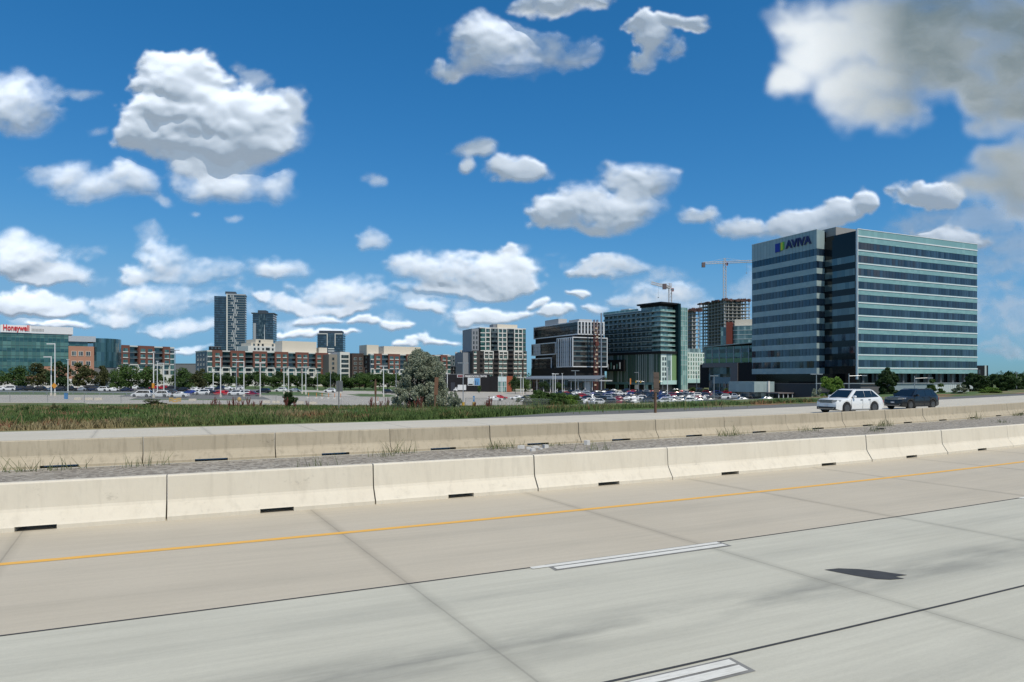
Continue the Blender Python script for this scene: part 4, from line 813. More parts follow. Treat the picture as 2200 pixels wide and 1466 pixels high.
# ---- towers under construction and their cranes -------------------------------------------------
CONC = simple('raw_concrete', (.40, .385, .36), .85, .15); RUSTF = simple('rust_formwork', (.13, .07, .06), .8, .3)
CRW = simple('white_crane_steel', (.62, .58, .56), .5, .1); CRR = simple('red_crane_steel', (.45, .07, .05), .5, .1)
def skeleton(name, corner, left, Wr, H, fh, label, cols=(9, 7)):
    cx, cy = at(*corner); lx, ly = at(*left); L = math.hypot(lx - cx, ly - cy); ang = math.atan2(ly - cy, lx - cx) - math.pi / 2
    r = empty(name, (cx, cy, gzf(cx, cy)), ang, label, 'construction'); n = int(H / fh)
    for i in range(n + 1): z = H - i * fh; box_part('floor_slab', CONC, r, (-.5, Wr + .5, -.5, L + .5, z - .3, z))
    m = MB()
    for k in range(cols[0]):
        y = .2 + (L - 1.0) * k / (cols[0] - 1)
        for x in (.2, Wr - .9): m.box(x, x + .6, y, y + .6, 0, H - .31)
    for k in range(1, cols[1] - 1):
        x = .2 + (Wr - 1.1) * k / (cols[1] - 1)
        for y in (.21, L - .8): m.box(x, x + .6, y, y + .6, 0, H - .31)
    m.build('columns', CONC, r)['kind'] = 'stuff'
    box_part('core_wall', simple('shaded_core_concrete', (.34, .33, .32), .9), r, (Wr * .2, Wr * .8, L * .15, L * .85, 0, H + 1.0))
    m = MB(); rr = random.Random(3)
    for k in range(26):
        y = rr.uniform(-1.5, L); m.box(-2.0, -.51, y, y + rr.uniform(.8, 2.5), H - rr.uniform(.2, 1.0), H + rr.uniform(.2, .9)); x = rr.uniform(-1, Wr); m.box(x, x + rr.uniform(.8, 2.5), -2.0, -.51, H - rr.uniform(.2, 1.6), H + rr.uniform(.2, 1.4))
    m.box(-1.8, Wr + 1.6, -1.7, -.52, H - .1, H + .3); m.build('formwork', RUSTF, r)
    m = MB()
    for k in range(18): x = rr.uniform(0, Wr); y = rr.uniform(0, L); m.box(x, x + .25, y, y + .25, H, H + rr.uniform(1, 3.2))
    m.build('starter_columns', CONC, r)['kind'] = 'stuff'
    return r
skeleton('tower_under_construction', (1556, 600), (1502, 640), 26, hpy(1556, 644, 600), 2.98, 'bare concrete tower frame with open floors below the white tower crane')
skeleton('tower_under_construction', (1487, 520), (1455, 545), 6, hpy(1487, 666, 520), 2.95, 'bare concrete frame with rusty formwork showing behind the green glass block', (6, 3))
def crane(px, Y, py0, pyt, label, jib, cjib, tilt, head, back=0.):
    """lattice tower crane: mast, cab, jib and counter-jib with blocks; jib/cjib lengths to the two sides"""
    x, y = at(px, Y); c = empty('tower_crane', (x, y, gzf(x, y)), head, label, 'crane', 'tower cranes'); H = hpy(px, pyt, Y); hb = hpy(px, py0, Y) - 14
    def lattice(m, a, b, w, n, r=.11, r2=.07):
        a = Vector(a); b = Vector(b); d = b - a; t = Vector((0, 1, 0)) if abs(d.normalized().y) < .9 else Vector((1, 0, 0)); u = d.normalized().cross(t).normalized() * w / 2; v = d.normalized().cross(u).normalized() * w / 2
        cs = [u + v, u - v, -u - v, -u + v]
        for q in cs: m.tube(a + q, b + q, r, n=4)
        for i in range(n):
            p, q = a + d * i / n, a + d * (i + 1) / n
            for k in range(4): m.tube(p + cs[k], q + cs[(k + 1) % 4], r2, n=3, cap=False)
    m = MB(); lattice(m, (0, 0, hb), (0, 0, H), 2.2, int((H - hb) / 2.6), .2, .12); m.box(-.9, .9, -.9, .9, -0.0, hb); m.build('mast', CRW, c)
    dj = Vector((jib, back, jib * tilt)); dc = Vector((-cjib, -back * cjib / abs(jib), -cjib * tilt)); top = Vector((0, 0, H + 4.5 * (1 if tilt < .1 else .7)))
    m = MB(); lattice(m, (0, 0, H + .8), Vector((0, 0, H + .8)) + dj, 1.7, 22, .15, .1); m.build('jib', CRW if tilt < .1 else CRR, c)
    m = MB(); lattice(m, (0, 0, H + .8), Vector((0, 0, H + .8)) + dc, 1.6, 8, .15, .1); m.build('counter_jib', CRW, c)
    m = MB(); e = Vector((0, 0, H + .8)) + dc; m.box(e.x - 1.2, e.x + 1.6, e.y - .9, e.y + .9, e.z - 3.6, e.z + .6); m.build('counterweight', simple('crane_ballast', (.13, .10, .11), .8), c)
    m = MB(); lattice(m, (0, 0, H), top, 1.4, 3, .15, .1); m.tube(top, Vector((0, 0, H + 1)) + dj * .7, .08, n=4); m.tube(top, e, .08, n=4); m.build('head_frame', CRW, c)
    m = MB(); m.box(.9, 2.6, -1.1, .9, H - 2.0, H + .4, 0); m.box(.95, 2.65, -1.15, -1.101, H - 1.4, H, 1); m.build('cab', (CRR, G_DARK), c)
    m = MB(); p = Vector((0, 0, H)) + dj * .62; m.tube(p, p - Vector((0, 0, 9)), .07, n=4); m.box(p.x - .5, p.x + .5, p.y - .3, p.y + .3, p.z - 9.8, p.z - 9); m.build('hook_block', METAL, c)
crane(1557, 603, 638, 566, 'white tower crane with level jib above the bare concrete tower', 31, 19, .04, .0)
crane(1440, 540, 654, 621, 'red and white tower crane with slanting jib behind the green glass block', -13.5, 5.5, -.38, .0, 8)
# ---- round glass and red-panel building in front of the big tower frame -------------------------
def small_right():
    r, W, z0 = root_ab('mixed_panel_building', (1548, 470), (1620, 462), 'pale roofed building with a red panel stripe left of the striped office tower', 'building')
    H = hpy(1548, 703, 470); red = simple('brick_red_panel', (.17, .035, .02), .6); gb = glass('pale_blue_glass', (.05, .11, .12), (.22, .33, .34), (1.4, 3), .1); fr = simple('pale_frame', (.42, .48, .48), .6)
    box_part('left_glass', gb, r, (0, W * .17, 1, 14, 0, H)); box_part('red_wall', red, r, (W * .172, W * .36, -.5, 14, 0, hpy(1565, 692, 468))); box_part('roof_box', CREAM_P, r, (W * .42, W, 2, 14, H, hpy(1590, 686, 466)))
    out = [(W * .365, 6), (W * .365, 1)] + [(W * .365 + 3.5 * (1 - math.cos(q)), 1 - 2.2 * math.sin(q)) for q in (0.3, .7, 1.1, 1.5)] + [(W, -1.3), (W, 6)]
    m = MB(); m.prism(out, 0, hpy(1590, 700, 466)); m.build('rounded_glass', gb, r)
    for i in range(7): z = hpy(1590, 700, 466) - 3 * i; m = MB(); m.prism([(x + (.12 if x > W * .4 else 0), y - .15) for x, y in out], z - .3, z + .02); m.build('floor_edge', fr, r)
    # low green glass building with a deep grey portal
    Y = 300; r, W, z0 = root_ab('laboratory_building', (1513, 322), (1640, 296), 'low green glass building with a grey portal frame beside the striped office tower', 'building')
    H = hpy(1513, 747, 322); gz_ = glass('pale_green_glass', (.045, .12, .10), (.14, .26, .20), (2.4, 3.9), .1); gy = simple('warm_grey_portal', (.15, .14, .14), .6); zg = hpy(1513, 790, 322); rs = simple('green_spandrel', (.17, .30, .13), .5)
    box_part('glass_wall', gz_, r, (0, W, 0, 16, zg + 2, H)); m = MB(); m.poly([(-.8, -1.2, H + .3), (W, -1.2, H + 1.6), (W, 16, H + 1.6), (-.8, 16, H + .3)]); m.poly([(-.8, -1.2, H), (-.8, 16, H), (W, 16, H + 1.2), (W, -1.2, H + 1.2)]); m.poly([(-.8, -1.2, H), (W, -1.2, H + 1.2), (W, -1.2, H + 1.6), (-.8, -1.2, H + .3)]); m.build('roof_slab', simple('pale_green_edge', (.35, .42, .38), .6), r)
    for k in range(8): x = W * (k + .15) / 8; box_part('pilaster', simple('pale_frame', (.42, .48, .48), .6), r, (x, x + .3, -.25, -.003, zg + 2, H))
    for k, z in enumerate((H - 2.9, H - 6.6)): box_part('window_band', G_DARK, r, (1.5, W, -.1, -.004, z, z + 1.7))
    box_part('green_band', rs, r, (0, W, -.12, -.005, zg + 2.2, zg + 4.0))
    box_part('portal_frame', gy, r, (0, W * .62, -1.5, -.26, zg, zg + 1.95), (W * .50, W * .62, -1.5, -.27, 0, zg - .003)); box_part('dark_wall', DARK_P, r, (W * .622, W, -1.2, 10, 0, zg + 1.9), (-5, -.01, 3, 12, 2.5, zg + 1.5))
    g3 = glass('portal_glass', (.02, .04, .05), (.08, .12, .14), (1.8, 3), .08); box_part('portal_glass', g3, r, (W * .08, W * .498, .2, 8, 0, zg - .01)); box_part('portal_band', simple('blue_grey_panel', (.16, .24, .27), .5), r, (W * .16, W * .498, -.3, .19, zg * .38, zg * .62))
    for k in range(4): x = W * (.18 + .1 * k); box_part('portal_column', METAL, r, (x, x + .2, -.2, .1, 0, zg * .38))
small_right()

# ---- the striped office tower -------------------------------------------------------------------
def striped():
    C = Vector(at(1843, 215)); e1 = (.909, .416); z0 = gzf(C.x, C.y)
    r = empty('office_tower', (C.x, C.y, z0), math.atan2(e1[1], e1[0]), 'large striped glass office tower with blue lettering on its left face', 'office tower')
    zz = lambda z: z - z0
    teal = glass('pale_teal_panel', (.20, .36, .355), (.245, .42, .41), (1.48, 4.12), .22, .6); tealL = glass('grey_teal_panel', (.30, .38, .385), (.35, .43, .43), (1.48, 4.12), .25, .5)
    wh = simple('white_metal_band', (.74, .76, .76), .4, .03); blk = simple('black_glass_cladding', (.004, .005, .006), .1, .2, 1, 0, .4)
    # night-blue vision glass with faint blinds
    LW, DD = 60.1, 40.0; top = zz(49.3); base = zz(3.9)
    box_part('core', blk, r, (.35, LW - .3, .35, DD, base, top - .3))
    lines = [zz(5.43 + 4.12 * k) for k in range(10)]
    for k, z in enumerate(lines):
        box_part('window_band', G_BLUE, r, (.0, LW, .06, .345, z + .45, z + 2.72))
        box_part('white_band', wh, r, (-.06, LW + .06, -.16, .343, z, z + .30))
        box_part('panel_band', teal, r, (.0, LW, -.02, .342, z - 1.40 if k else base, z - .003)); box_part('panel_band', teal, r, (0, LW, -.021, .341, z + .303, z + .447))
        e = MB(); e.box(LW - .29, LW + .02, .36, DD, z - 1.4, z + .44, 0); e.box(LW - .29, LW, .36, DD, z + .45, z + 2.72, 1); e.build('end_band', (teal, G_BLUE), r)
    zt = lines[-1] + 2.723
    box_part('parapet_panels', teal, r, (0, LW, -.02, .34, zt, zz(47.0)), (0, LW, -.02, .34, zz(47.35), top)); box_part('white_band', wh, r, (-.06, LW + .06, -.16, .339, zz(47.003), zz(47.347))); box_part('roof_coping', wh, r, (-.1, LW + .1, -.12, .3, top + .003, top + .2), (LW - .2, LW + .1, .301, DD, top + .003, top + .2))
    m = MB()                                               # mullions in front of the glass of every storey
    for i in range(1, 41):
        x = LW * i / 41
        for z in lines: m.box(x - .02, x + .02, .03, .058, z + .46, z + 2.71)
    m.build('mullion_grid', simple('dark_mullion', (.03, .05, .06), .5), r)['kind'] = 'stuff'
    box_part('corner_column', wh, r, (-.28, -.062, -.17, .5, zz(2), top))
    # black recessed face looking left, with its reflective bands
    box_part('black_wall', blk, r, (.0, .34, .345, 12.6, zz(.5), zz(47.5)))
    gr = glass('reflective_grey_glass', (.035, .06, .065), (.10, .15, .155), (1.5, 4.12), .05, 1.)
    for k in range(9): z = zz(5.9 + 4.12 * k); box_part('window_band', gr if k > 2 else G_BLUE, r, (-.08, -.003, 1.0, 12.5, z + .3, z + 2.4))
    # left block, standing forward
    bx, by, BL, BW = -3.6, 12.6, 29.0, 24.0; tl = zz(51.3)
    box_part('left_core', blk, r, (bx + .3, bx + BW, by + .35, by + BL - .3, base, tl - .3))
    for k, z in enumerate(lines + [zz(5.43 + 41.2)]):
        if k <= 9:
            box_part('window_band', G_BLUE, r, (bx + .05, bx + .295, by + .02, by + BL, z + .3, z + 2.6), (bx + .3, bx + 3.6, by + .03, by + .345, z + .3, z + 2.6))
            if k: box_part('panel_band', tealL, r, (bx, bx + .294, by, by + BL + .02, z - 1.517, z + .297), (bx + .3, bx + 3.6, by + .001, by + .344, z - 1.517, z + .297))
            else: box_part('panel_band', tealL, r, (bx, bx + .294, by, by + BL + .02, base - .1, z + .297), (bx + .3, bx + 3.6, by + .001, by + .344, base - .1, z + .297))
    zt2 = lines[-1] + 2.603; box_part('parapet_panels', tealL, r, (bx, bx + .293, by, by + BL + .02, zt2, tl), (bx + .3, bx + 3.6, by + .001, by + .343, zt2, tl))
    m = MB()
    for i in range(1, 20):
        y = by + BL * i / 20; m.box(bx - .015, bx - .002, y - .03, y + .03, zt2, tl)
        for z in lines: m.box(bx + .0, bx + .048, y - .035, y + .035, z + .3, z + 2.6)
    m.build('mullion_grid', simple('dark_mullion', (.03, .05, .06), .5), r)['kind'] = 'stuff'
    box_part('roof_coping', wh, r, (bx - .1, bx + .3, by - .1, by + BL + .1, tl + .003, tl + .15))
    box_part('roof_box', simple('grey_ribbed_metal', (.30, .29, .27), .6), r, (1.0, 15, 9, 24, top - .29, zz(51.9))); box_part('roof_rail', METAL, r, (20, 58, 6, 6.1, top + .9, top + 1.0), *[(20 + 3 * i, 20.1 + 3 * i, 6, 6.1, top, top + .9) for i in range(13)])
    # lettering and emblem on the left face (face looks to -x; text runs towards the corner)
    navy = simple('navy_letter', (.012, .018, .11), .5, .02); t = text_mesh('AVIVA', 3.9, .15, .14, 0); t.materials.append(navy); xs = [v.co.x for v in t.vertices]; k = 10.9 / (max(xs) - min(xs))
    o = inst(t, 'sign_lettering', r, (bx - .22, by + 12.75, zz(47.2)), -math.pi / 2); o.scale = (k, 1, .96)
    yl, yr = by + 17.6, by + 13.35; zb, zt_ = zz(46.6), zz(49.6); m = MB()
    def quad(a, b, z1, z2, mi, dx=.0, sl=0.): m.box(bx - .3 - dx, bx - .05, yl - (yl - yr) * b, yl - (yl - yr) * a, z1, z2, mi)
    quad(0, .52, zb, zt_, 0); quad(.52, .60, zb + .2, zt_, 1); quad(.60, .80, zb + .35, zt_ + .1, 2); quad(.80, .93, zb + .5, zt_ + .15, 3)
    m.build('sign_emblem', (simple('emblem_blue', (.012, .03, .30), .5, .02), simple('emblem_green', (.02, .22, .08), .5, .02), simple('emblem_yellow', (.62, .60, .03), .5, .02), simple('emblem_lime', (.15, .50, .06), .5, .02)), r)
    # dark undercroft, columns, podium walls
    box_part('undercroft', blk, r, (2.5, LW - 2, 3, DD - 2, zz(.8), base - .003)); gc = simple('grey_column', (.10, .11, .115), .6)
    for i in range(9): x = 4 + i * (LW - 9) / 8; box_part('column', gc, r, (x, x + .8, 1.5, 2.3, 0.5, base - .003))
    wp = simple('white_ribbed_panel', (.52, .57, .57), .5, .05); gb = simple('grey_block_wall', (.10, .10, .105), .85, .15); dg = simple('dark_grey_wall', (.040, .042, .047), .7, .15)
    box_part('podium_wall', gb, r, (0, 12, -1.0, 6, -1.5, zz(.6))); box_part('podium_panels', simple('blue_grey_ribbed_panel', (.24, .30, .33), .5), r, (14, 34, -1.2, 6, zz(-1.6), zz(.4))); box_part('podium_panels', wp, r, (34.01, LW - 1, -1.3, 6, zz(-3.2), zz(.45)))
    m = MB()
    for i in range(26): m.box(34.5 + i, 34.56 + i, -1.36, -1.302, zz(-3.2), zz(.4))
    m.build('panel_joints', METAL, r)['kind'] = 'stuff'
    box_part('terrace_edge', METAL, r, (-8, LW + 1, -1.6, -1.31, zz(.6), zz(.85)), (-16.0, -7.99, 2, 2.2, zz(.6), zz(.85)))
    box_part('dark_podium', dg, r, (-12, -.003, 4, 30, -1.5, zz(.6))); box_part('dark_undercroft', blk, r, (-3.0, 2.4, 7, 40, zz(.6), base - .11)); 
    # projecting low teal volume with a white fin and canopy, far left of the podium
    box_part('teal_volume', tealL, r, (-21.5, -12.6, 22, 34, zz(-2.3), zz(1.2))); box_part('white_fin', WHITE_P, r, (-15.9, -15.2, 21.4, 21.99, zz(-2.6), zz(1.3)))
    box_part('canopy', simple('mauve_grey_canopy', (.14, .12, .12), .6), r, (-19, -12.1, 14, 20, zz(-2.7), zz(-2.3)))
    for i in range(4): box_part('column', POLEW, r, (-18.6 + i * 2.0, -18.4 + i * 2.0, 14.3, 14.5, -1, zz(-2.71)))
    box_part('podium_base', G_DARK, r, (-21, -12.02, 22.2, 33, -1, zz(-2.31)))
    # dark slab building peeping out at the far right
    r3, W3, _ = root_ab('annex_tower', (2096, 300), (2123, 304), 'narrow dark building peeping out right of the striped office tower', 'building')
    box_part('wall', DARK_P, r3, (0, W3 * .7, 0, 12, 0, hpy(2100, 786, 300))); box_part('pale_edge', simple('pale_frame', (.42, .48, .48), .6), r3, (W3 * .705, W3 * .85, -.1, 12, 0, hpy(2100, 785, 300))); box_part('dark_edge', DARK_P, r3, (W3 * .855, W3, 0, 12, 0, hpy(2100, 785, 300)))
    box_part('tan_tower', simple('tan_panel', (.28, .24, .19), .7), r3, (-2, W3 * .28, 13, 20, 0, hpy(2100, 763, 300)))
    grid(win_mesh(1.0, 1.6, GREY_P, G_DARK), 'window', r3, [1.2, 2.8], [2 + 2.6 * i for i in range(3)], 0)
striped()
# ---------------------------------------------------------------- vehicles (nose towards -x, length along x, z up from the road)
def paint(name, c, metal=.0, rough=.28):
    if name in MC: return MC[name]
    m, nt, b = newmat(name); nset(b, Roughness=rough, Metallic=metal); b.inputs['Base Color'].default_value = (*c, 1); b.inputs['Coat Weight'].default_value = .6; b.inputs['Coat Roughness'].default_value = .06
    n = noise_(nt, coord(nt), 3, 4); nt.links.new(mix_(nt, n, mul(c, .92), mul(c, 1.05)), b.inputs['Base Color']); MC[name] = m; return m
CG = simple('car_window_glass', (.008, .011, .013), .05, .1, 1, 0, .9); RIM = simple('alloy_rim', (.16, .165, .17), .3, .05, 3, .8); TRIM = simple('black_car_trim', (.015, .015, .017), .5)
LAMP = simple('headlamp_glass', (.30, .32, .34), .1, .05, 3, .5, .8); TAIL = simple('tail_lamp_red', (.40, .01, .01), .25, .05); CHROME = simple('chrome_trim', (.30, .31, .32), .25, .02, 3, .8)
KINDS = {   # L, W, H, wheel radius, front and rear axle x, belt profile [(x, z)], roof (base x0, roof x0, roof x1, base x1), belt z
    'sedan': dict(L=4.7, W=1.82, H=1.44, r=.33, xa=(.92, 3.68), belt=[(0, .60), (.12, .72), (.6, .80), (1.35, .90), (2.4, .93), (3.7, .96), (4.2, .98), (4.6, .93), (4.7, .70)], cab=(1.25, 2.05, 3.25, 4.15)),
    'hatchback': dict(L=4.2, W=1.78, H=1.47, r=.32, xa=(.82, 3.42), belt=[(0, .60), (.12, .74), (.5, .84), (1.1, .93), (2.2, .96), (3.5, 1.0), (4.05, 1.0), (4.15, .85), (4.2, .6)], cab=(1.0, 1.75, 3.45, 4.02)),
    'suv': dict(L=4.65, W=1.88, H=1.70, r=.37, xa=(.90, 3.62), belt=[(0, .72), (.10, .88), (.5, .99), (1.2, 1.05), (2.4, 1.07), (3.6, 1.10), (4.45, 1.10), (4.6, .95), (4.65, .7)], cab=(1.12, 1.85, 3.95, 4.50)),
    'minivan': dict(L=5.1, W=1.98, H=1.76, r=.35, xa=(.98, 4.05), belt=[(0, .66), (.12, .80), (.5, .92), (1.0, 1.02), (2.4, 1.05), (4.0, 1.08), (4.9, 1.08), (5.05, .95), (5.1, .6)], cab=(.85, 1.85, 4.55, 4.98)),
    'pickup': dict(L=5.7, W=1.98, H=1.84, r=.40, xa=(1.0, 4.55), belt=[(0, .80), (.10, 1.0), (.5, 1.10), (1.3, 1.14), (2.4, 1.16), (3.4, 1.17), (3.55, 1.17), (5.6, 1.17), (5.7, .8)], cab=(1.35, 2.0, 3.25, 3.5)),
    'big_suv': dict(L=5.05, W=1.99, H=1.77, r=.40, xa=(.96, 3.94), belt=[(0, .78), (.05, .90), (.14, 1.0), (.5, 1.07), (1.25, 1.13), (2.4, 1.13), (3.9, 1.17), (4.75, 1.19), (4.98, 1.0), (5.05, .75)], cab=(1.22, 2.10, 4.05, 4.88)),
    'crossover': dict(L=4.7, W=1.85, H=1.68, r=.37, xa=(.92, 3.78), belt=[(0, .74), (.06, .9), (.2, 1.0), (.6, 1.05), (1.3, 1.10), (2.5, 1.12), (3.7, 1.15), (4.5, 1.17), (4.66, 1.0), (4.7, .72)], cab=(1.22, 1.95, 4.1, 4.58)),
}
def body_mesh(k, fine=1, rear_fade=0):
    d = KINDS[k]; L, W, r = d['L'], d['W'], d['r']; bx, bz = zip(*d['belt']); V = []; Fc = []
    xs = set([0, .04, .12, .25, L - .25, L - .12, L - .04, L] + list(bx))
    for xa in d['xa']:
        for t in (-1, -.97, -.88, -.7, -.4, 0, .4, .7, .88, .97, 1): xs.add(xa + t * (r + .07))
        xs.add(xa - r - .075); xs.add(xa + r + .075)
    xs = sorted(xs); hw = W / 2
    def zlow(x):
        base = .22 + .12 * max(0, 1 - x / .5) + .10 * max(0, 1 - (L - x) / .4)
        for xa in d['xa']:
            q = (r + .07) ** 2 - (x - xa) ** 2
            if q > 0: base = max(base, r + math.sqrt(q))
        return base
    for x in xs:
        t = min(1, x / .8); u = min(1, (L - x) / .7); w = hw * (1 - .16 * (1 - t) ** 2 - .10 * (1 - u) ** 2)
        zb = np.interp(x, bx, bz); zl = min(zlow(x), zb - .10); zm = zl + (zb - zl) * .45
        sec = [(0, zl + (.0)), (w * .80, zl), (w * .975, zl + .015), (w, zm), (w * .985, zb - .13), (w * .945, zb - .035), (w * .86, zb), (0, zb + .035)]
        V += [(x, y, z) for y, z in sec] + [(x, -y, z) for y, z in sec]
    n = 8
    for i in range(len(xs) - 1):
        a = i * 16; c = a + 16
        for j in range(7):
            Fc.append((a + j, a + j + 1, c + j + 1, c + j)); Fc.append((a + 8 + j, c + 8 + j, c + 8 + j + 1, a + 8 + j + 1))
    Fc.append(tuple(range(7, 0, -1)) + (0,) + tuple(range(9, 15))[:0] ); Fc.pop()
    Fc.append(tuple([0, 1, 2, 3, 4, 5, 6, 7][::-1])); Fc.append((8, 9, 10, 11, 12, 13, 14, 15)); e = (len(xs) - 1) * 16
    Fc.append(tuple(e + q for q in range(8))); Fc.append(tuple(e + q for q in range(15, 7, -1)))
    m = MB(); m.v = V; m.f = Fc; m.m = [0] * len(Fc)
    # greenhouse: pillars and roof in body colour, narrowing upwards
    c0, c1, c2, c3 = d['cab']; H = d['H']; zb0 = np.interp(c0, bx, bz) - .02; zb3 = np.interp(c3, bx, bz) - .02; wb = hw * .90; wr = hw * .70
    rings = [([(c0, zb0), (c0 + .5, zb0), (c3 - .5, zb3), (c3, zb3)], wb), ([(c1 - .06, H - .09), (c1 + .3, H - .05), (c2 - .2, H - .05), (c2 + .06, H - .10)], wr), ([(c1 + .12, H - .02), (c1 + .5, H), (c2 - .5, H), (c2 - .1, H - .03)], wr * .86)]
    i0 = len(m.v)
    for pts, w in rings:
        for x, z in pts: m.v.append((x, w, z))
        for x, z in reversed(pts): m.v.append((x, -w, z))
    for q in range(2):
        for j in range(8): a = i0 + q * 8 + j; b_ = i0 + q * 8 + (j + 1) % 8; m.f.append((a, a + 8, b_ + 8, b_)[::-1]); m.m.append(0)
    m.f.append(tuple(i0 + 16 + j for j in range(8))[::-1]); m.m.append(0)
    if k == 'pickup': m.box(3.62, 5.6, -hw * .78, hw * .78, 1.172, 1.18, 0)
    return m, d, (c0, c1, c2, c3, H, zb0, zb3, wb, wr)
def panes(m_, info, which):
    """glass panes a finger proud of the pillars"""
    c0, c1, c2, c3, H, zb0, zb3, wb, wr = info; m = m_
    def lerp(a, b, t): return a + (b - a) * t
    if which == 'windshield': m.poly([(lerp(c0, c1, .06) - .02, -wb * .88, lerp(zb0, H, .08)), (lerp(c0, c1, .93) - .04, -wr * .90, lerp(zb0, H, .88)), (lerp(c0, c1, .93) - .04, wr * .90, lerp(zb0, H, .88)), (lerp(c0, c1, .06) - .02, wb * .88, lerp(zb0, H, .08))])
    if which == 'rear': m.poly([(lerp(c3, c2, .15) + .03, wb * .82, lerp(zb3, H, .14)), (lerp(c3, c2, .9) + .05, wr * .86, lerp(zb3, H, .86)), (lerp(c3, c2, .9) + .05, -wr * .86, lerp(zb3, H, .86)), (lerp(c3, c2, .15) + .03, -wb * .82, lerp(zb3, H, .14))])
    if which in ('l', 'r'):
        s = 1 if which == 'l' else -1; zl = max(zb0, zb3) + .03; zt = H - .12; f = lambda z: s * (lerp(wb, wr, (z - zb0) / (H - .07 - zb0)) + .012)
        xf0 = lerp(c0, c1, .22) + .10; xf1 = c1 + .14; xr1 = c2 - .10; xr0 = lerp(c3, c2, .2) - .14; xm = lerp(c1, c2, .46) + .02; xq = lerp(c1, c2, .86)
        for (a0, a1, b1, b0) in ((xf0, xf1, xm - .015, xm - .015), (xm + .015, xm + .015, xq if xq < xr1 else xr1, xq + .02 if xq < xr0 else xr0), (xq + .05, xq + .03, xr1, xr0)):
            if b0 - a0 < .15 or b1 - a1 < .05: continue
            p = [(a0, f(zl), zl), (a1, f(zt), zt), (b1, f(zt), zt), (b0, f(zl), zl)]; m.poly(p if s < 0 else p[::-1])
    return m
def wheel_meshes(r):
    t = MB(); t.tube((0, -.11, 0), (0, .11, 0), r, n=20); m = MB(); m.tube((0, -.118, 0), (0, -.095, 0), r * .66, n=16)
    for k in range(5): a = k * 2 * math.pi / 5; m.box(-.001, .001, 0, 0, 0, 0); m.poly([(math.cos(a + q) * r * rr_, -.124, math.sin(a + q) * r * rr_) for q, rr_ in ((-.35, .62), (-.1, .15), (.1, .15), (.35, .62))])
    return t.mesh('wheel', BLACKR, 40), m.mesh('rim', RIM, 40)
CM = {}
def car_meshes(k):
    if k in CM: return CM[k]
    m, d, info = body_mesh(k); bm = m.mesh('body', paint('car_placeholder_paint', (.5, .5, .5)), 42); out = {'body': bm, 'd': d, 'info': info}
    for n_ in ('windshield', 'rear', 'l', 'r'): q = panes(MB(), info, n_); out[n_] = q.mesh({'rear': 'rear_window', 'l': 'side_window', 'r': 'side_window'}.get(n_, n_), CG)
    out['wheel'], out['rim'] = wheel_meshes(d['r']); hw = d['W'] / 2; L = d['L']; z1 = np.interp(.12, *zip(*d['belt'])) - .10
    q = MB()
    q.box(-.015, .16, -hw * .84, -hw * .52, z1 - .15, z1 + .02); out['hl'] = q.mesh('headlight', LAMP)
    q = MB(); q.box(-.015, .16, hw * .52, hw * .84, z1 - .15, z1 + .02); out['hr'] = q.mesh('headlight', LAMP)
    q = MB(); q.box(-.02, .1, -hw * .5, hw * .5, z1 - .22, z1 - .03); out['grille'] = q.mesh('grille', TRIM)
    zt = d['belt'][-2][1] - .05
    for nm, s in (('tl', -1), ('tr', 1)): q = MB(); q.box(L - .14, L - .01, min(s * hw * .6, s * hw * .9), max(s * hw * .6, s * hw * .9), zt - .22, zt); out[nm] = q.mesh('tail_light', TAIL)
    # one joined mesh for cars only a few pixels long
    j = MB(); mb, _, _ = body_mesh(k); j.v, j.f, j.m = mb.v, mb.f, mb.m
    for n_ in ('windshield', 'rear', 'l', 'r'):
        i0 = len(j.f); panes(j, info, n_)
        for t in range(i0, len(j.f)): j.m[t] = 1
    for xa in d['xa']:
        for s in (-1, 1): j.tube((xa, s * (hw - .21), d['r']), (xa, s * (hw - .01), d['r']), d['r'], n=12, m=2); j.tube((xa, s * (hw - .03), d['r']), (xa, s * (hw), d['r']), d['r'] * .6, n=8, m=3)
    j.box(L - .05, L + .004, -hw * .85, -hw * .55, zt - .2, zt, 4); j.box(L - .05, L + .004, hw * .55, hw * .85, zt - .2, zt, 4); j.box(-.004, .1, -hw * .8, -hw * .5, z1 - .14, z1, 5); j.box(-.004, .1, hw * .5, hw * .8, z1 - .14, z1, 5)
    out['one'] = j.mesh('car_body', (paint('car_placeholder_paint', (.5, .5, .5)), CG, BLACKR, RIM, TAIL, LAMP), 42)
    CM[k] = out; return out
def setpaint(o, p):
    o.material_slots[0].link = 'OBJECT'; o.material_slots[0].material = p
def place_car(k, p, x, y, z, rz, label, name='parked_car', group=None, cat='car', detail=True):
    c = car_meshes(k); d = c['d']; L, hw = d['L'], d['W'] / 2; ca, sa = math.cos(rz), math.sin(rz); x0, y0 = x - ca * L / 2, y - sa * L / 2
    if not detail:
        o = inst(c['one'], name, None, (x0, y0, z), rz); setpaint(o, p); return tag(o, label, cat, group)
    t = empty(name, (x0, y0, z), rz, label, cat, group)
    b = inst(c['body'], 'body', t, (0, 0, 0)); setpaint(b, p)
    for n_ in ('windshield', 'rear', 'l', 'r'): inst(c[n_], c[n_].name.split('.')[0], t, (0, 0, 0))
    for n_ in ('hl', 'hr', 'grille', 'tl', 'tr'): inst(c[n_], c[n_].name.split('.')[0], t, (0, 0, 0))
    for xa in d['xa']:
        for s in (-1, 1):
            w = inst(c['wheel'], 'wheel', t, (xa, s * (hw - .125), d['r']), 0 if s < 0 else math.pi); inst(c['rim'], 'rim', w, (0, 0, 0))
    return t
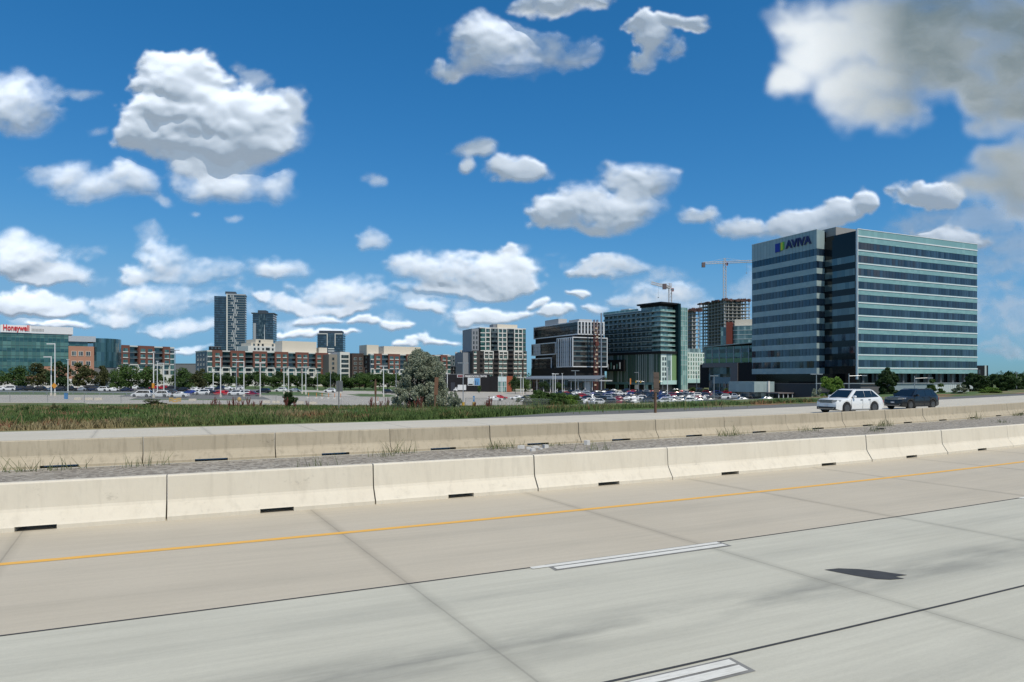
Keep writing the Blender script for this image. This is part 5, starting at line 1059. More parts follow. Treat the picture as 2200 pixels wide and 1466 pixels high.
PAINTS = {'white': paint('white_car_paint', (.72, .73, .73)), 'black': paint('black_car_paint', (.012, .012, .014)), 'silver': paint('silver_car_paint', (.38, .40, .42), .5), 'grey': paint('grey_car_paint', (.10, .11, .12), .4),
          'red': paint('red_car_paint', (.42, .01, .015)), 'crimson': paint('crimson_car_paint', (.20, .008, .03)), 'blue': paint('blue_car_paint', (.02, .04, .22)), 'navy': paint('navy_car_paint', (.012, .02, .05)), 'beige': paint('beige_car_paint', (.36, .33, .27), .3)}
GN = {'sedan': 'sedan', 'hatchback': 'hatchback', 'suv': 'utility car', 'minivan': 'minivan', 'pickup': 'pickup truck'}

# ---- the two vehicles driving on the far carriageway
def detail_suv(k, p, pos, rz, label, dark=False):
    t = place_car(k, p, pos[0], pos[1], 0, rz, label, 'driving_car', None, 'car'); c = car_meshes(k); d = c['d']; hw = d['W'] / 2; L = d['L']; c0, c1, c2, c3, H, zb0, zb3, wb, wr = c['info']
    for ch in list(t.children):
        if ch.name.split('.')[0] in ('grille', 'headlight'): bpy.data.objects.remove(ch)
    z = .80
    m = MB()
    for i in range(3): m.box(-.03, .10, -hw * .50, hw * .50, z + .005 + i * .075, z + .055 + i * .075, 0)
    m.box(-.02, .09, -hw * .52, hw * .52, z - .02, z + .21, 1); m.build('grille', (CHROME, TRIM), t)
    for s in (-1, 1):
        a, b_ = sorted((s * hw * .50, s * hw * .845)); m = MB(); m.poly([(-.035, s * hw * .50, z + .02), (-.035, s * hw * .50, z + .19), (.05, s * hw * .80, z + .20), (.05, s * hw * .80, z + .04)]); m.poly([(.05, s * hw * .80, z + .04), (.05, s * hw * .80, z + .20), (.40, s * hw * .955, z + .19), (.30, s * hw * .955, z + .08)])
        m.build('headlight', LAMP, t)
        m = MB(); m.box(c0 + .35, c0 + .55, min(s * (wb + .02), s * (wb + .27)), max(s * (wb + .02), s * (wb + .27)), zb0 + .02, zb0 + .20); mm = m.build('mirror', p, t); bv = mm.modifiers.new('round', 'BEVEL'); bv.width = .06; bv.segments = 2
        for xx in (2.38, 3.25): box_part('door_handle', CHROME if not dark else p, t, (xx, xx + .22, min(s * hw, s * (hw + .03)), max(s * hw, s * (hw + .03)), .98, 1.02))
        m = MB()
        for xx in (1.42, 2.62, 3.42): m.box(xx, xx + .018, min(s * (hw - .02), s * (hw + .004)), max(s * (hw - .02), s * (hw + .004)), .36, 1.02)
        m.build('door_seam', TRIM, t)['kind'] = 'stuff'
        m = MB(); m.box(1.45, 3.45, min(s * (hw - .02), s * (hw + .012)), max(s * (hw - .02), s * (hw + .012)), .27, .33, 0); m.build('side_trim', TRIM if dark else CHROME, t)
        m = MB(); m.tube((c1 + .3, s * wr * .93, H + .0), (c2 - .1, s * wr * .93, H + .0), .022, n=6); m.build('roof_rail', CHROME, t)
    m = MB(); m.box(-.03, .12, -hw * .80, hw * .80, .30, .50, 0); m.box(-.05, .05, -hw * .45, hw * .45, .58, .72, 1) if False else None; m.build('lower_bumper', TRIM, t)
    m = MB(); m.poly([(-.04, -hw * .62, .33), (-.04, hw * .62, .33), (-.045, hw * .74, .47), (-.045, hw * .70, .47), (-.045, hw * .58, .37), (-.045, -hw * .58, .37), (-.045, -hw * .70, .47), (-.045, -hw * .74, .47)]); m.build('bumper_trim', CHROME, t)
    box_part('number_plate', simple('plate_white', (.6, .6, .62), .5), t, (-.05, -.03, -.15, .15, .55, .65))
    m = MB(); m.box(c1 + .35, c1 + 1.15, -wr * .6, wr * .6, H - .002, H + .012); m.build('sunroof', CG, t)
    m = MB(); m.box(c0 + .1, c0 + .14, -.4, .0, zb0 + .03, zb0 + .05); m.box(c0 + .08, c0 + .12, .1, .5, zb0 + .03, zb0 + .05); m.build('wiper', TRIM, t)
    return t
detail_suv('big_suv', PAINTS['white'], at(1826, 50.8), R(26), 'white sport utility car driving left on the far carriageway')
t = detail_suv('crossover', paint('black_blue_paint', (.003, .003, .004), 0, .4), at(1958, 56.8), R(26), 'black sport utility car following the white one on the far carriageway', True)

# ---- parked cars, row by row
ROWNAMES = {}
ordn = ['first', 'second', 'third', 'fourth', 'fifth', 'sixth', 'seventh', 'eighth', 'ninth', 'tenth', 'eleventh', 'twelfth', 'thirteenth', 'fourteenth', 'fifteenth', 'sixteenth', 'seventeenth', 'eighteenth', 'nineteenth', 'twentieth', 'twenty-first', 'twenty-second', 'twenty-third', 'twenty-fourth', 'twenty-fifth', 'twenty-sixth', 'twenty-seventh', 'twenty-eighth', 'twenty-ninth', 'thirtieth', 'thirty-first', 'thirty-second', 'thirty-third', 'thirty-fourth', 'thirty-fifth', 'thirty-sixth']
def row(where, group, Y, items, detail, ang=0., slope=0.):
    """items: (px, kind, colour, heading) ; labels name colour, kind, row and place in it"""
    items = sorted(items, key=lambda q: q[0]); n = len(items)
    for i, (px, k, col, h) in enumerate(items):
        y = Y + slope * (px - items[0][0]); x, y = at(px, y); z = gzf(x, y)
        place_car(k, PAINTS[col], x, y, z, R(ang + h), f"{col} {GN[k]}, {ordn[i]} in {where}", group=group, cat='pickup' if k == 'pickup' else 'minivan' if k == 'minivan' else 'car', detail=detail)
def rnd_row(p0, p1, step, seed, hs=(0, 180), wts=None):
    rr = random.Random(seed); out = []; p = p0
    cols = wts or ['white', 'white', 'white', 'black', 'black', 'grey', 'silver', 'navy', 'red', 'blue', 'grey', 'crimson']
    while p < p1:
        out.append((p, rr.choice(['sedan', 'suv', 'suv', 'hatchback', 'sedan', 'suv', 'pickup']), rr.choice(cols), rr.choice(hs) + rr.uniform(-4, 4))); p += step * rr.uniform(.85, 1.25)
    return out
GL = 'cars parked in the left lot'; GR = 'cars parked in the right lot'
row('nearest left-lot row, counted from the left', GL, 170, [(306, 'minivan', 'white', 0), (346, 'suv', 'white', 0), (385, 'sedan', 'white', 4)], True)
row('second left-lot row, counted from the left', GL, 197, [(362, 'suv', 'grey', 0), (408, 'sedan', 'blue', 5), (437, 'suv', 'white', 0), (452, 'sedan', 'black', 0), (470, 'sedan', 'red', 0), (487, 'hatchback', 'red', 180), (506, 'suv', 'white', 0), (524, 'suv', 'white', 4), (542, 'sedan', 'crimson', 180)], True)
row('left-lot row below the trees, from the left', GL, 236, [(4, 'sedan', 'white', 0), (22, 'minivan', 'white', 0), (44, 'suv', 'navy', 0), (66, 'pickup', 'black', 0), (90, 'suv', 'black', 180), (112, 'sedan', 'silver', 0), (128, 'suv', 'navy', 0), (152, 'pickup', 'black', 0), (176, 'sedan', 'silver', 0), (200, 'suv', 'navy', 0), (220, 'suv', 'white', 0), (247, 'sedan', 'white', 180), (270, 'sedan', 'navy', 0), (392, 'suv', 'black', 0), (418, 'sedan', 'white', 0), (446, 'hatchback', 'grey', 0), (566, 'suv', 'black', 0)], True)
row('left-lot row behind the trunks, from the left', GL, 285, [(10, 'suv', 'grey', 0), (34, 'sedan', 'white', 0), (58, 'suv', 'white', 0), (84, 'sedan', 'grey', 0), (106, 'suv', 'white', 0), (136, 'sedan', 'black', 0), (190, 'suv', 'black', 0), (232, 'sedan', 'silver', 0), (276, 'suv', 'white', 0), (292, 'sedan', 'white', 0), (310, 'suv', 'navy', 0), (332, 'hatchback', 'red', 0), (350, 'suv', 'red', 0), (368, 'suv', 'black', 0), (386, 'minivan', 'black', 0), (402, 'suv', 'white', 0), (430, 'suv', 'white', 0), (452, 'sedan', 'white', 0), (472, 'suv', 'navy', 0), (490, 'sedan', 'white', 0), (512, 'suv', 'white', 0)], False)
row('the drive before the long brick block', 'cars beside the grass islands', 262, [(604, 'suv', 'white', 0), (634, 'sedan', 'silver', 180), (709, 'suv', 'white', 0), (835, 'suv', 'black', 180)], True)
row('the open paving, nearer pair, from the left', 'cars on the open paving', 205, [(1064, 'sedan', 'white', 180), (1124, 'suv', 'white', 0)], True)
row('the open paving, rear group, from the left', 'cars on the open paving', 221, [(1075, 'sedan', 'red', 180), (1110, 'sedan', 'white', 0), (1131, 'suv', 'grey', 0), (1144, 'suv', 'black', 180)], True)
row('front right-lot row, counted from the left', GR, 200, [(1252, 'sedan', 'white', 0), (1270, 'sedan', 'silver', 0), (1290, 'suv', 'white', 180), (1308, 'suv', 'black', 0), (1328, 'sedan', 'crimson', 0), (1350, 'sedan', 'black', 180), (1368, 'sedan', 'white', 180), (1386, 'suv', 'grey', 0), (1424, 'suv', 'white', 0), (1441, 'sedan', 'white', 0), (1459, 'sedan', 'white', 0), (1477, 'suv', 'white', 0), (1497, 'sedan', 'silver', 0), (1519, 'sedan', 'grey', 0), (1592, 'sedan', 'white', 0), (1645, 'sedan', 'silver', 0)], True)
row('second right-lot row, counted from the left', GR, 232, [(1205, 'sedan', 'white', 0), (1222, 'sedan', 'black', 0)] + rnd_row(1240, 1690, 17, 21), True)
row('third right-lot row, counted from the left', GR, 262, rnd_row(1196, 1700, 15, 22, wts=['black', 'navy', 'grey', 'black', 'red', 'crimson', 'navy', 'white', 'silver', 'black']), False)
row('fourth right-lot row, counted from the left', GR, 296, rnd_row(1205, 1690, 14, 23), False)
row('rearmost right-lot row, counted from the left', GR, 332, rnd_row(1225, 1640, 14, 24, wts=['black', 'grey', 'navy', 'black', 'white', 'silver', 'red']), False)
row('the canopy street, counted from the left', 'cars on the street by the canopy', 378, [(1163, 'sedan', 'white', 180), (1216, 'sedan', 'silver', 0), (1257, 'sedan', 'white', 0), (1300, 'suv', 'black', 0), (1317, 'sedan', 'white', 0), (1344, 'suv', 'navy', 0), (1450, 'sedan', 'silver', 0), (1500, 'suv', 'black', 0)], False)
# ---------------------------------------------------------------- white box truck by the presentation centre
def truck():
    x, y, z = gat(981, 315); t = empty('delivery_truck', (x, y, z), R(0), 'white box truck parked in front of the black presentation centre', 'truck')
    m = MB(); m.box(.6, 4.4, -1.1, 1.1, .9, 3.3); m.build('cargo_box', PAINTS['white'], t); m = MB(); m.box(-1.3, .5, -1.0, 1.0, .6, 1.3); m.poly([(-.9, -.95, 1.3), (-.4, -.9, 2.2), (.5, -.9, 2.2), (.5, -.95, 1.3)]); m.box(-.4, .5, -.9, .9, 1.3, 2.2); m.build('cab', PAINTS['white'], t)
    m = MB(); m.box(-1.2, 4.3, -.9, .9, .5, .599); m.build('chassis', TRIM, t); w, rim = wheel_meshes(.45)
    for xx in (-.7, 3.2):
        for s in (-1, 1): inst(w, 'wheel', t, (xx, s * .9, .45))
    m = MB(); m.box(-.3, .35, -.93, -.901, 1.4, 2.05); m.build('side_window', CG, t)
truck()
# ---------------------------------------------------------------- light poles
def pole(px, Y, py_top, kind, label, group='light poles in the car parks', name='light_pole', tint=None):
    x, y, z = gat(px, Y); H = zpy(py_top, Y) - z; t = empty(name, (x, y, z), R(rnd.uniform(-8, 8)), label, 'light pole', group); mt = tint or POLEW
    k = Y / 170; m = MB(); m.tube((0, 0, .5), (0, 0, H), .13 * (1 + (k - 1) * .3), .10 * (1 + (k - 1) * .3), 8); m.build('shaft', mt, t)
    m = MB(); m.tube((0, 0, 0), (0, 0, .7), .30, .30, 10); m.build('concrete_base', CREAM_P, t)
    if kind == 'two':
        for s in (-1, 1): m = MB(); m.box(min(s * .1, s * 1.3), max(s * .1, s * 1.3), -.22, .22, H - .22, H - .02); m.build('lamp_head', mt, t)
    elif kind == 'left': m = MB(); m.box(-2.0, -.05, -.25, .25, H - .25, H - .03); m.build('lamp_head', mt, t)
    elif kind == 'right': m = MB(); m.tube((0, 0, H - 1.0), (2.4, 0, H - .6), .06, n=6); m.build('arm', mt, t); m = MB(); m.box(2.3, 3.4, -.2, .2, H - .68, H - .5); m.build('lamp_head', mt, t)
    elif kind == 'plain': m = MB(); m.box(-.35, .35, -.2, .2, H - .02, H + .13); m.build('lamp_head', mt, t)
    return t, H
POLES = [(110, 176, 766, 'left', 'shorter white light pole with a left-pointing lamp, beside the orange diamond sign'), (118, 172, 738, 'left', 'tall white light pole with a left-pointing lamp and an orange diamond sign'),
  (146, 205, 773, 'plain', 'slim white pole in front of the brick corner of the office'), (330, 165, 757, 'plain', 'tall white pole with an orange sign behind the white minivan'), (338, 215, 777, 'plain', 'white pole next to the tall one behind the white minivan'),
  (352, 225, 780, 'left', 'white light pole at the right end of the small brick block'), (376, 200, 752, 'two', 'tall grey-white twin pole right of the small brick block'), (458, 215, 799, 'two', 'short white twin light pole at the left end of the long block'),
  (474, 178, 768, 'plain', 'tallest white pole in front of the red sedan'), (508, 205, 773, 'plain', 'grey-white pole above the yellow tank'), (524, 188, 776, 'left', 'white light pole left of the crimson sedan'), (559, 190, 779, 'two', 'white twin light pole near the low black car'),
  (610, 230, 790, 'plain', 'white pole left of the dark roadside shrub'), (620, 240, 789, 'plain', 'thin white pole above the dark roadside shrub'), (649, 235, 795, 'plain', 'white pole right of the dark roadside shrub'), (657, 225, 788, 'two', 'white twin light pole in front of the middle of the long block'),
  (682, 300, 797, 'plain', 'thin grey pole among the trees of the long block'), (710, 300, 797, 'plain', 'thin grey pole at the lawn right of the long block'), (732, 235, 794, 'plain', 'white pole at the right end of the long block'), (824, 215, 786, 'two', 'white twin light pole left of the silvery tree'),
  (851, 225, 787, 'plain', 'grey-white pole touching the left edge of the silvery tree'), (961, 240, 803, 'plain', 'short white pole at the left end of the presentation centre'), (995, 168, 779, 'two', 'grey twin light pole in front of the white lettering'),
  (1078, 300, 803, 'plain', 'slim pole at the lobby of the presentation centre'), (1119, 290, 806, 'plain', 'white pole left of the canopy pavilion'), (1124, 295, 812, 'plain', 'second, shorter white pole left of the canopy pavilion'), (1188, 300, 803, 'plain', 'white pole before the left half of the canopy'),
  (1193, 260, 803, 'two', 'twin light pole at the middle of the canopy'), (1208, 300, 803, 'plain', 'slim pole right of the canopy middle'), (1236, 225, 796, 'two', 'tall grey twin light pole in front of the canopy'), (1372, 330, 800, 'left', 'grey street light before the dark green podium'),
  (1434, 235, 790, 'plain', 'thin pole right of the wooden board post'), (1497, 330, 801, 'left', 'grey street light left of the laboratory portal'), (1534, 215, 807, 'two', 'white twin light pole before the grey portal'), (1754, 150, 803, 'two', 'grey twin light pole left of the round green tree')]
for px, Y, pt, k, lb in POLES:
    t, H = pole(px, Y, pt, k, lb, tint=METAL if 'grey' in lb else None)
    if 'orange' in lb and 'beside' not in lb:
        m = MB(); q = zpy(829, Y) - gat(px, Y)[2]; m.poly([(-.75, -.25, q), (0, -.25, q - .75), (.75, -.25, q), (0, -.25, q + .75)]) if 'diamond' in lb else m.box(-.3, .3, -.28, -.24, q - .6, q + .6)
        m.build('sign_board', simple('orange_sign_face', (.62, .27, .03), .5), t)
for px, Y, pt, lb in ((1824, 140, 803, 'grey street light with a long right arm left of the dark round tree'), (1965, 138, 808, 'grey street light with a long right arm by the small tree')):
    x, y, z = gat(px, Y); H = zpy(pt, Y) - z; t = empty('street_light', (x, y, z), 0, lb, 'street light', 'street lights with long arms'); m = MB(); m.tube((0, 0, 0), (0, 0, H), .11, .08, 8); m.build('shaft', METAL, t)
    m = MB(); m.tube((0, 0, H - .5), (2.6, 0, H - .4), .05, n=6); m.build('arm', METAL, t); m = MB(); m.box(2.6, 3.6, -.2, .2, H - .5, H - .33); m.build('lamp_head', METAL, t)
x, y, z = gat(2184, 260); t = empty('utility_pole', (x, y, z), 0, 'lone dark pole at the far right edge', 'utility pole'); m = MB(); m.tube((0, 0, 0), (0, 0, zpy(799, 260) - z), .14, .1, 6); m.build('shaft', GREY_P, t)
m = MB(); m.box(-.8, .8, -.05, .05, zpy(802, 260) - z, zpy(802, 260) - z + .12); m.build('crossarm', GREY_P, t)
# ---------------------------------------------------------------- traffic signals
for px, lb in ((1384, 'traffic signal with left-reaching arm before the green podium'), (1424, 'traffic signal right of the wooden board post')):
    x, y, z = gat(px, 345); t = empty('traffic_signal', (x, y, z), 0, lb, 'traffic light', 'traffic signals at the crossing'); m = MB(); m.tube((0, 0, 0), (0, 0, 6), .13, .1, 6); m.build('shaft', METAL, t)
    m = MB(); m.tube((0, 0, 5.6), (-4.4, 0, 5.9), .08, n=6); m.build('arm', METAL, t)
    for xx in (-4.2, -1.8): m = MB(); m.box(xx - .25, xx + .25, -.3, -.1, 4.9, 6.0, 0); m.box(xx - .11, xx + .11, -.34, -.31, 5.62, 5.84, 1); m.build('signal_head', (simple('signal_yellow', (.50, .33, .03), .5), simple('signal_red', (.45, .02, .02), .4)), t)
# ---------------------------------------------------------------- wooden post with weathered board, leaning post, thin post, grey sign back
WOOD = simple('weathered_wood', (.13, .075, .045), .85, .3, 6); WOODD = simple('dark_weathered_board', (.085, .062, .048), .85, .3, 5)
def posts():
    x, y, z = gat(1408, 50.5); t = empty('board_post', (x, y, z), R(38), 'rusty brown wooden post carrying a tall weathered board beside the slip road', 'sign post'); m = MB(); m.box(-.07, .07, -.07, .07, 0, 2.95); m.build('post', WOOD, t)
    m = MB(); m.box(-.31, .31, -.105, -.072, 1.52, 3.0); m.box(-.31, .31, -.13, -.106, 1.8, 1.9); m.box(-.31, .31, -.13, -.106, 2.6, 2.7); m.build('board', WOODD, t)
    x, y, z = gat(934, 62); t = empty('leaning_post', (x, y, z), R(10), 'rust brown board post leaning in front of the silvery tree', 'sign post'); t.rotation_euler = (0, R(2.5), R(10)); m = MB(); m.box(-.09, .09, -.09, .09, 0, 2.2); m.build('post', WOOD, t)
    m = MB(); m.box(-.14, .2, -.13, -.095, 1.5, 3.1); m.build('board', simple('rusty_board', (.17, .085, .05), .8, .3, 5), t)
    x, y, z = gat(807, 66); t = empty('thin_post', (x, y, z), 0, 'thin brown post left of the silvery tree', 'post'); m = MB(); m.box(-.045, .045, -.045, .045, 0, 3.1); m.build('post', WOOD, t); box_part('cross_plate', WOOD, t, (-.1, .1, -.06, -.047, 1.6, 2.9))
    x, y, z = gat(728, 70); t = empty('sign_seen_from_behind', (x, y, z), R(12), 'grey metal road sign seen from behind, right of the dark shrub', 'road sign'); m = MB(); m.box(-.05, .05, -.05, .05, 0, 3.1); m.build('post', simple('grey_steel_post', (.12, .125, .13), .6), t)
    m = MB(); m.box(-.28, .38, .06, .09, 1.95, 3.05); m.build('panel', simple('grey_sign_back', (.13, .14, .145), .5), t)
posts()
# ---------------------------------------------------------------- fence along the car parks, seen over the verge
CHAIN, nt, b = newmat('chain_link_wire'); nset(b, Roughness=.5, Metallic=.5); b.inputs['Base Color'].default_value = (.3, .31, .32, 1)
def chain_alpha():
    nt = CHAIN.node_tree; s = nt.nodes.new('ShaderNodeSeparateXYZ'); nt.links.new(coord(nt, 'UV'), s.inputs[0])
    def wire(e): f = math_(nt, 'FRACT', math_(nt, 'MULTIPLY', e, 9)); return math_(nt, 'LESS_THAN', f, .13)
    a = math_(nt, 'MAXIMUM', wire(math_(nt, 'ADD', s.outputs[0], s.outputs[1])), wire(math_(nt, 'SUBTRACT', s.outputs[0], s.outputs[1]))); nt.links.new(a, nt.nodes['Principled BSDF'].inputs['Alpha'])
chain_alpha()
def fence(pts, h, step, label, post_m, wire=True):
    """pts: list of (px, Y); posts on the ground, rail on top, wire mesh between"""
    P = []
    for (p0, y0), (p1, y1) in zip(pts[:-1], pts[1:]):
        a = Vector(at(p0, y0)); c = Vector(at(p1, y1)); n = max(1, int((c - a).length / step))
        for i in range(n): P.append(a + (c - a) * i / n)
    P.append(Vector(at(*pts[-1]))); o = Vector((P[0].x, P[0].y, gzf(*P[0]))); f = empty('chain_link_fence', o, 0, label, 'fence', 'chain-link fences')
    pm = MB(); pm.tube((0, 0, 0), (0, 0, h), .045, n=6); pme = pm.mesh('post', post_m); L = [Vector((p.x, p.y, gzf(*p))) - o for p in P]
    for q in L[:100]: inst(pme, 'post', f, q)
    m = MB()
    for a, c in zip(L[:-1], L[1:]): m.tube(a + Vector((0, 0, h)), c + Vector((0, 0, h)), .028, n=4, cap=False)
    m.build('top_rail', post_m, f)
    if wire:
        V = []; UV = []; d = 0
        for i, q in enumerate(L):
            if i: d += (L[i] - L[i - 1]).length
            V += [q + Vector((0, 0, .03)), q + Vector((0, 0, h - .02))]; UV += [(d, 0), (d, h)]
        Q = [(2 * i, 2 * i + 2, 2 * i + 3, 2 * i + 1) for i in range(len(L) - 1)]; me = mesh_np('wire_mesh', [tuple(v) for v in V], Q, (CHAIN,), uv=UV); inst(me, 'wire_mesh', f)
FP = simple('fence_post_grey', (.22, .23, .23), .5)
fence([(-60, 128), (260, 131), (520, 138), (800, 146), (990, 153)], 1.9, 6.2, 'grey chain-link fence in front of the left and middle lots', FP)
fence([(1000, 155), (1200, 168), (1380, 182)], 1.9, 7.0, 'sparse chain-link fence in front of the open paving and front cars', FP)
fence([(1385, 176), (1560, 168), (1765, 150)], 2.0, 3.2, 'close-posted fence with pale top rail right of the board post', METAL)
# guard rail in front of the left lot row
def guard():
    a = at(-40, 196); c = at(360, 190); n = 14; f = empty('guard_rail', gat(-40, 196), 0, 'low grey guard rail between lawn and parked cars, left', 'guard rail'); o = Vector(gat(-40, 196)); m = MB()
    for i in range(n + 1):
        q = Vector((a[0] + (c[0] - a[0]) * i / n, a[1] + (c[1] - a[1]) * i / n, 0)); q.z = gzf(q.x, q.y); l = q - o; box_part('post', METAL, f, (l.x - .08, l.x + .08, l.y - .08, l.y + .08, l.z, l.z + .8))
        if i: m.poly([(pl.x, pl.y - .1, pl.z + .5), (l.x, l.y - .1, l.z + .5), (l.x, l.y - .1, l.z + .85), (pl.x, pl.y - .1, pl.z + .85)])
        pl = l
    m.build('rail', METAL, f)
guard()
# ---------------------------------------------------------------- small street furniture
YEL = simple('worn_yellow_bollard', (.50, .31, .06), .6); BLUE = simple('blue_plastic', (.03, .20, .45), .4); ORG = simple('orange_plastic', (.62, .20, .03), .5)
def small():
    x, y, z = gat(142, 150); t = empty('blue_kiosk', (x, y, z), 0, 'small bright blue bin standing at the edge of the left lane', 'bin'); box_part('body', BLUE, t, (-.28, .28, -.25, .25, 0, 1.25)); box_part('lid', BLUE, t, (-.32, .32, -.29, .29, 1.253, 1.36))
    x, y, z = gat(514, 140); t = empty('yellow_tank', (x, y, z), 0, 'round dull yellow tank on a white foot at the lot edge', 'tank'); m = MB()
    for i in range(8): a0, a1 = math.pi * i / 8, math.pi * (i + 1) / 8; m.tube((0, 0, .25 + .5 - .5 * math.cos(a0)), (0, 0, .25 + .5 - .5 * math.cos(a1)), max(.02, .42 * math.sin(a0)), max(.02, .42 * math.sin(a1)), 14, cap=False)
    m.build('tank_shell', YEL, t, smooth=60); box_part('foot', WHITE_P, t, (-.3, .3, -.3, .3, 0, .28))
    for i, (px, Y, h) in enumerate(((368, 138, .9), (376, 137, .75), (384, 139, .85))):
        x, y, z = gat(px, Y); t = empty('yellow_barricade', (x, y, z), R(20 * i), 'yellow barricade frame below the white sedan, %s of three' % ('left one', 'middle one', 'right one')[i], 'barricade', 'yellow barricades by the left lot'); box_part('leg', YEL, t, (-.35, -.27, -.04, .04, 0, h)); box_part('leg', YEL, t, (.27, .35, -.04, .04, 0, h)); box_part('board', YEL, t, (-.45, .45, -.07, -.042, h - .35, h)); box_part('board', YEL, t, (-.45, .45, -.07, -.042, h - .75, h - .5))
    for i, (px, Y, lb) in enumerate(((1055, 152, 'yellow bollard block left of the blue handicap sign'), (1018, 152, 'blue parking sign standing on a yellow block'), (995, 152, 'yellow block at the foot of the grey twin light pole'), (1236, 186, 'yellow bollard block at the right end of the low bushes'))):
        if i == 0: continue
        x, y, z = gat(px, Y); t = empty('bollard', (x, y, z), 0, lb, 'bollard', 'yellow blocks along the open paving'); m = MB(); m.tube((0, 0, 0), (0, 0, .95), .33, .33, 12); m.build('block', YEL, t, smooth=40)
        if 'blue' in lb: m = MB(); m.box(-.03, .03, -.03, .03, .95, 2.2); m.build('post', METAL, t); m = MB(); m.box(-.18, .18, -.07, -.035, 1.1, 2.35, 0); m.box(-.04, .05, -.09, -.072, 1.5, 2.1, 1); m.build('sign_board', (BLUE, WHITE_P), t)
    for i, px in enumerate((168, 192, 212, 414, 573, 593, 646, 673)):
        x, y, z = gat(px, 145); t = inst(MB().box(-.75, .75, -.25, .25, 0, .42).box(-.70, .70, -.2, .2, .42, .52).mesh('concrete_block', CREAM_P), 'concrete_block', None, (x, y, z), R(10 * (i % 3))); tag(t, 'small pale concrete block on the lot edge, %s from the left' % ordn[i], 'concrete block', 'pale blocks along the lot edge')
    for i, px in enumerate((663, 680, 692, 706, 719, 732, 800, 812)):
        x, y, z = gat(px, 185 if i < 6 else 165); t = empty('marker_post', (x, y, z), 0, 'short orange marker post on a white foot, %s from the left' % ordn[i], 'marker', 'orange markers behind the middle fence'); box_part('foot', WHITE_P, t, (-.35, .35, -.3, .3, 0, .4)); box_part('stick', ORG, t, (-.06, .06, -.06, .06, .4, 1.5))
    x, y, z = gat(1353, 352); 
    t = empty('orange_banner', (x, y, z), 0, 'narrow orange banner hanging in front of the black lobby', 'banner'); box_part('pole', METAL, t, (-.06, .06, 0, .1, 0, 7.4)); box_part('cloth', ORG, t, (.08, .7, 0, .05, 4.2, 7.2))
small()
# people-high details in the median: broken white concrete, a crushed orange cone, litter
def median_litter():
    whites = simple('broken_white_concrete', (.62, .61, .58), .8); rr = random.Random(5)
    k = 0
    for (px, D) in ((1120, 22.6), (1135, 22.3), (1150, 22.6), (1162, 22.1), (1143, 21.7), (1262, 22.7), (1172, 22.4)):
        u = (px - CX) / F; s = D * math.tan(math.atan(u) + A)
        for _ in range(40): s = (D + float(bend(s))) * math.tan(math.atan(u) + A)
        p = road(s, D, -.02); m = MB(); n = 7; o0 = [(math.cos(q * 2 * math.pi / n) * rr.uniform(.06, .16), math.sin(q * 2 * math.pi / n) * rr.uniform(.05, .12)) for q in range(n)]; m.prism(o0, -.01, rr.uniform(.06, .2)); o = m.build('broken_slab', whites, None, p)
        tag(o, 'broken white concrete chunk lying in the gravel, %s from the left' % ordn[k], 'rubble', 'broken white chunks in the median'); k += 1
    for px, D, lb, mt_ in ((1998, 17.6, 'crushed orange plastic piece lying in the gravel on the right', ORG), (2012, 18.6, 'small red scrap next to the orange plastic', PAINTS['red']), (1890, 21.8, 'dark rubber strip lying in the median gravel', BLACKR)):
        u = (px - CX) / F; s = D * math.tan(math.atan(u) + A)
        for _ in range(60): s = (D + float(bend(s))) * math.tan(math.atan(u) + A)
        p = road(s, D, -.02); m = MB(); m.prism([(-.16, -.12), (.05, -.16), (.2, -.02), (.12, .15), (-.1, .12)], 0, .16 if mt_ is ORG else .07); m.prism([(-.05, -.03), (.2, -.05), (.34, .03), (.1, .08)], .161 if mt_ is ORG else .071, .24 if mt_ is ORG else .09); o = m.build('litter', mt_, None, p); tag(o, lb, 'litter')
median_litter()
# ---------------------------------------------------------------- vegetation
def leafmat(name, c0, c1, rough=.7, trans=.25):
    m, nt, b = newmat(name); nset(b, Roughness=rough); co = coord(nt, 'Object'); n = noise_(nt, co, .9, 4); n2 = noise_(nt, co, 9, 2)
    oi = nt.nodes.new('ShaderNodeObjectInfo'); f = math_(nt, 'ADD', math_(nt, 'MULTIPLY', n, .6), math_(nt, 'MULTIPLY', n2, .5)); f = math_(nt, 'ADD', f, math_(nt, 'MULTIPLY', math_(nt, 'SUBTRACT', oi.outputs['Random'], .5), .3))
    col = mix_(nt, f, c0, c1); nt.links.new(col, b.inputs['Base Color']); tr = nt.nodes.new('ShaderNodeBsdfTranslucent'); nt.links.new(mix_(nt, .5, col, c1), tr.inputs[0])
    mx = nt.nodes.new('ShaderNodeMixShader'); mx.inputs[0].default_value = trans; nt.links.new(b.outputs[0], mx.inputs[1]); nt.links.new(tr.outputs[0], mx.inputs[2]); nt.links.new(mx.outputs[0], nt.nodes['Material Output'].inputs[0]); return m
LEAF = leafmat('green_leaves', (.022, .055, .010), (.10, .175, .035)); LEAFD = leafmat('dark_green_leaves', (.012, .032, .008), (.05, .10, .022)); LEAFO = leafmat('olive_green_leaves', (.035, .045, .012), (.12, .13, .04))
SILV = leafmat('silvery_leaves', (.12, .145, .09), (.40, .43, .31), .6, .25); LEAFB = leafmat('bright_green_leaves', (.055, .115, .014), (.19, .31, .045)); BARK = simple('tree_bark', (.055, .042, .032), .9, .3, 6)
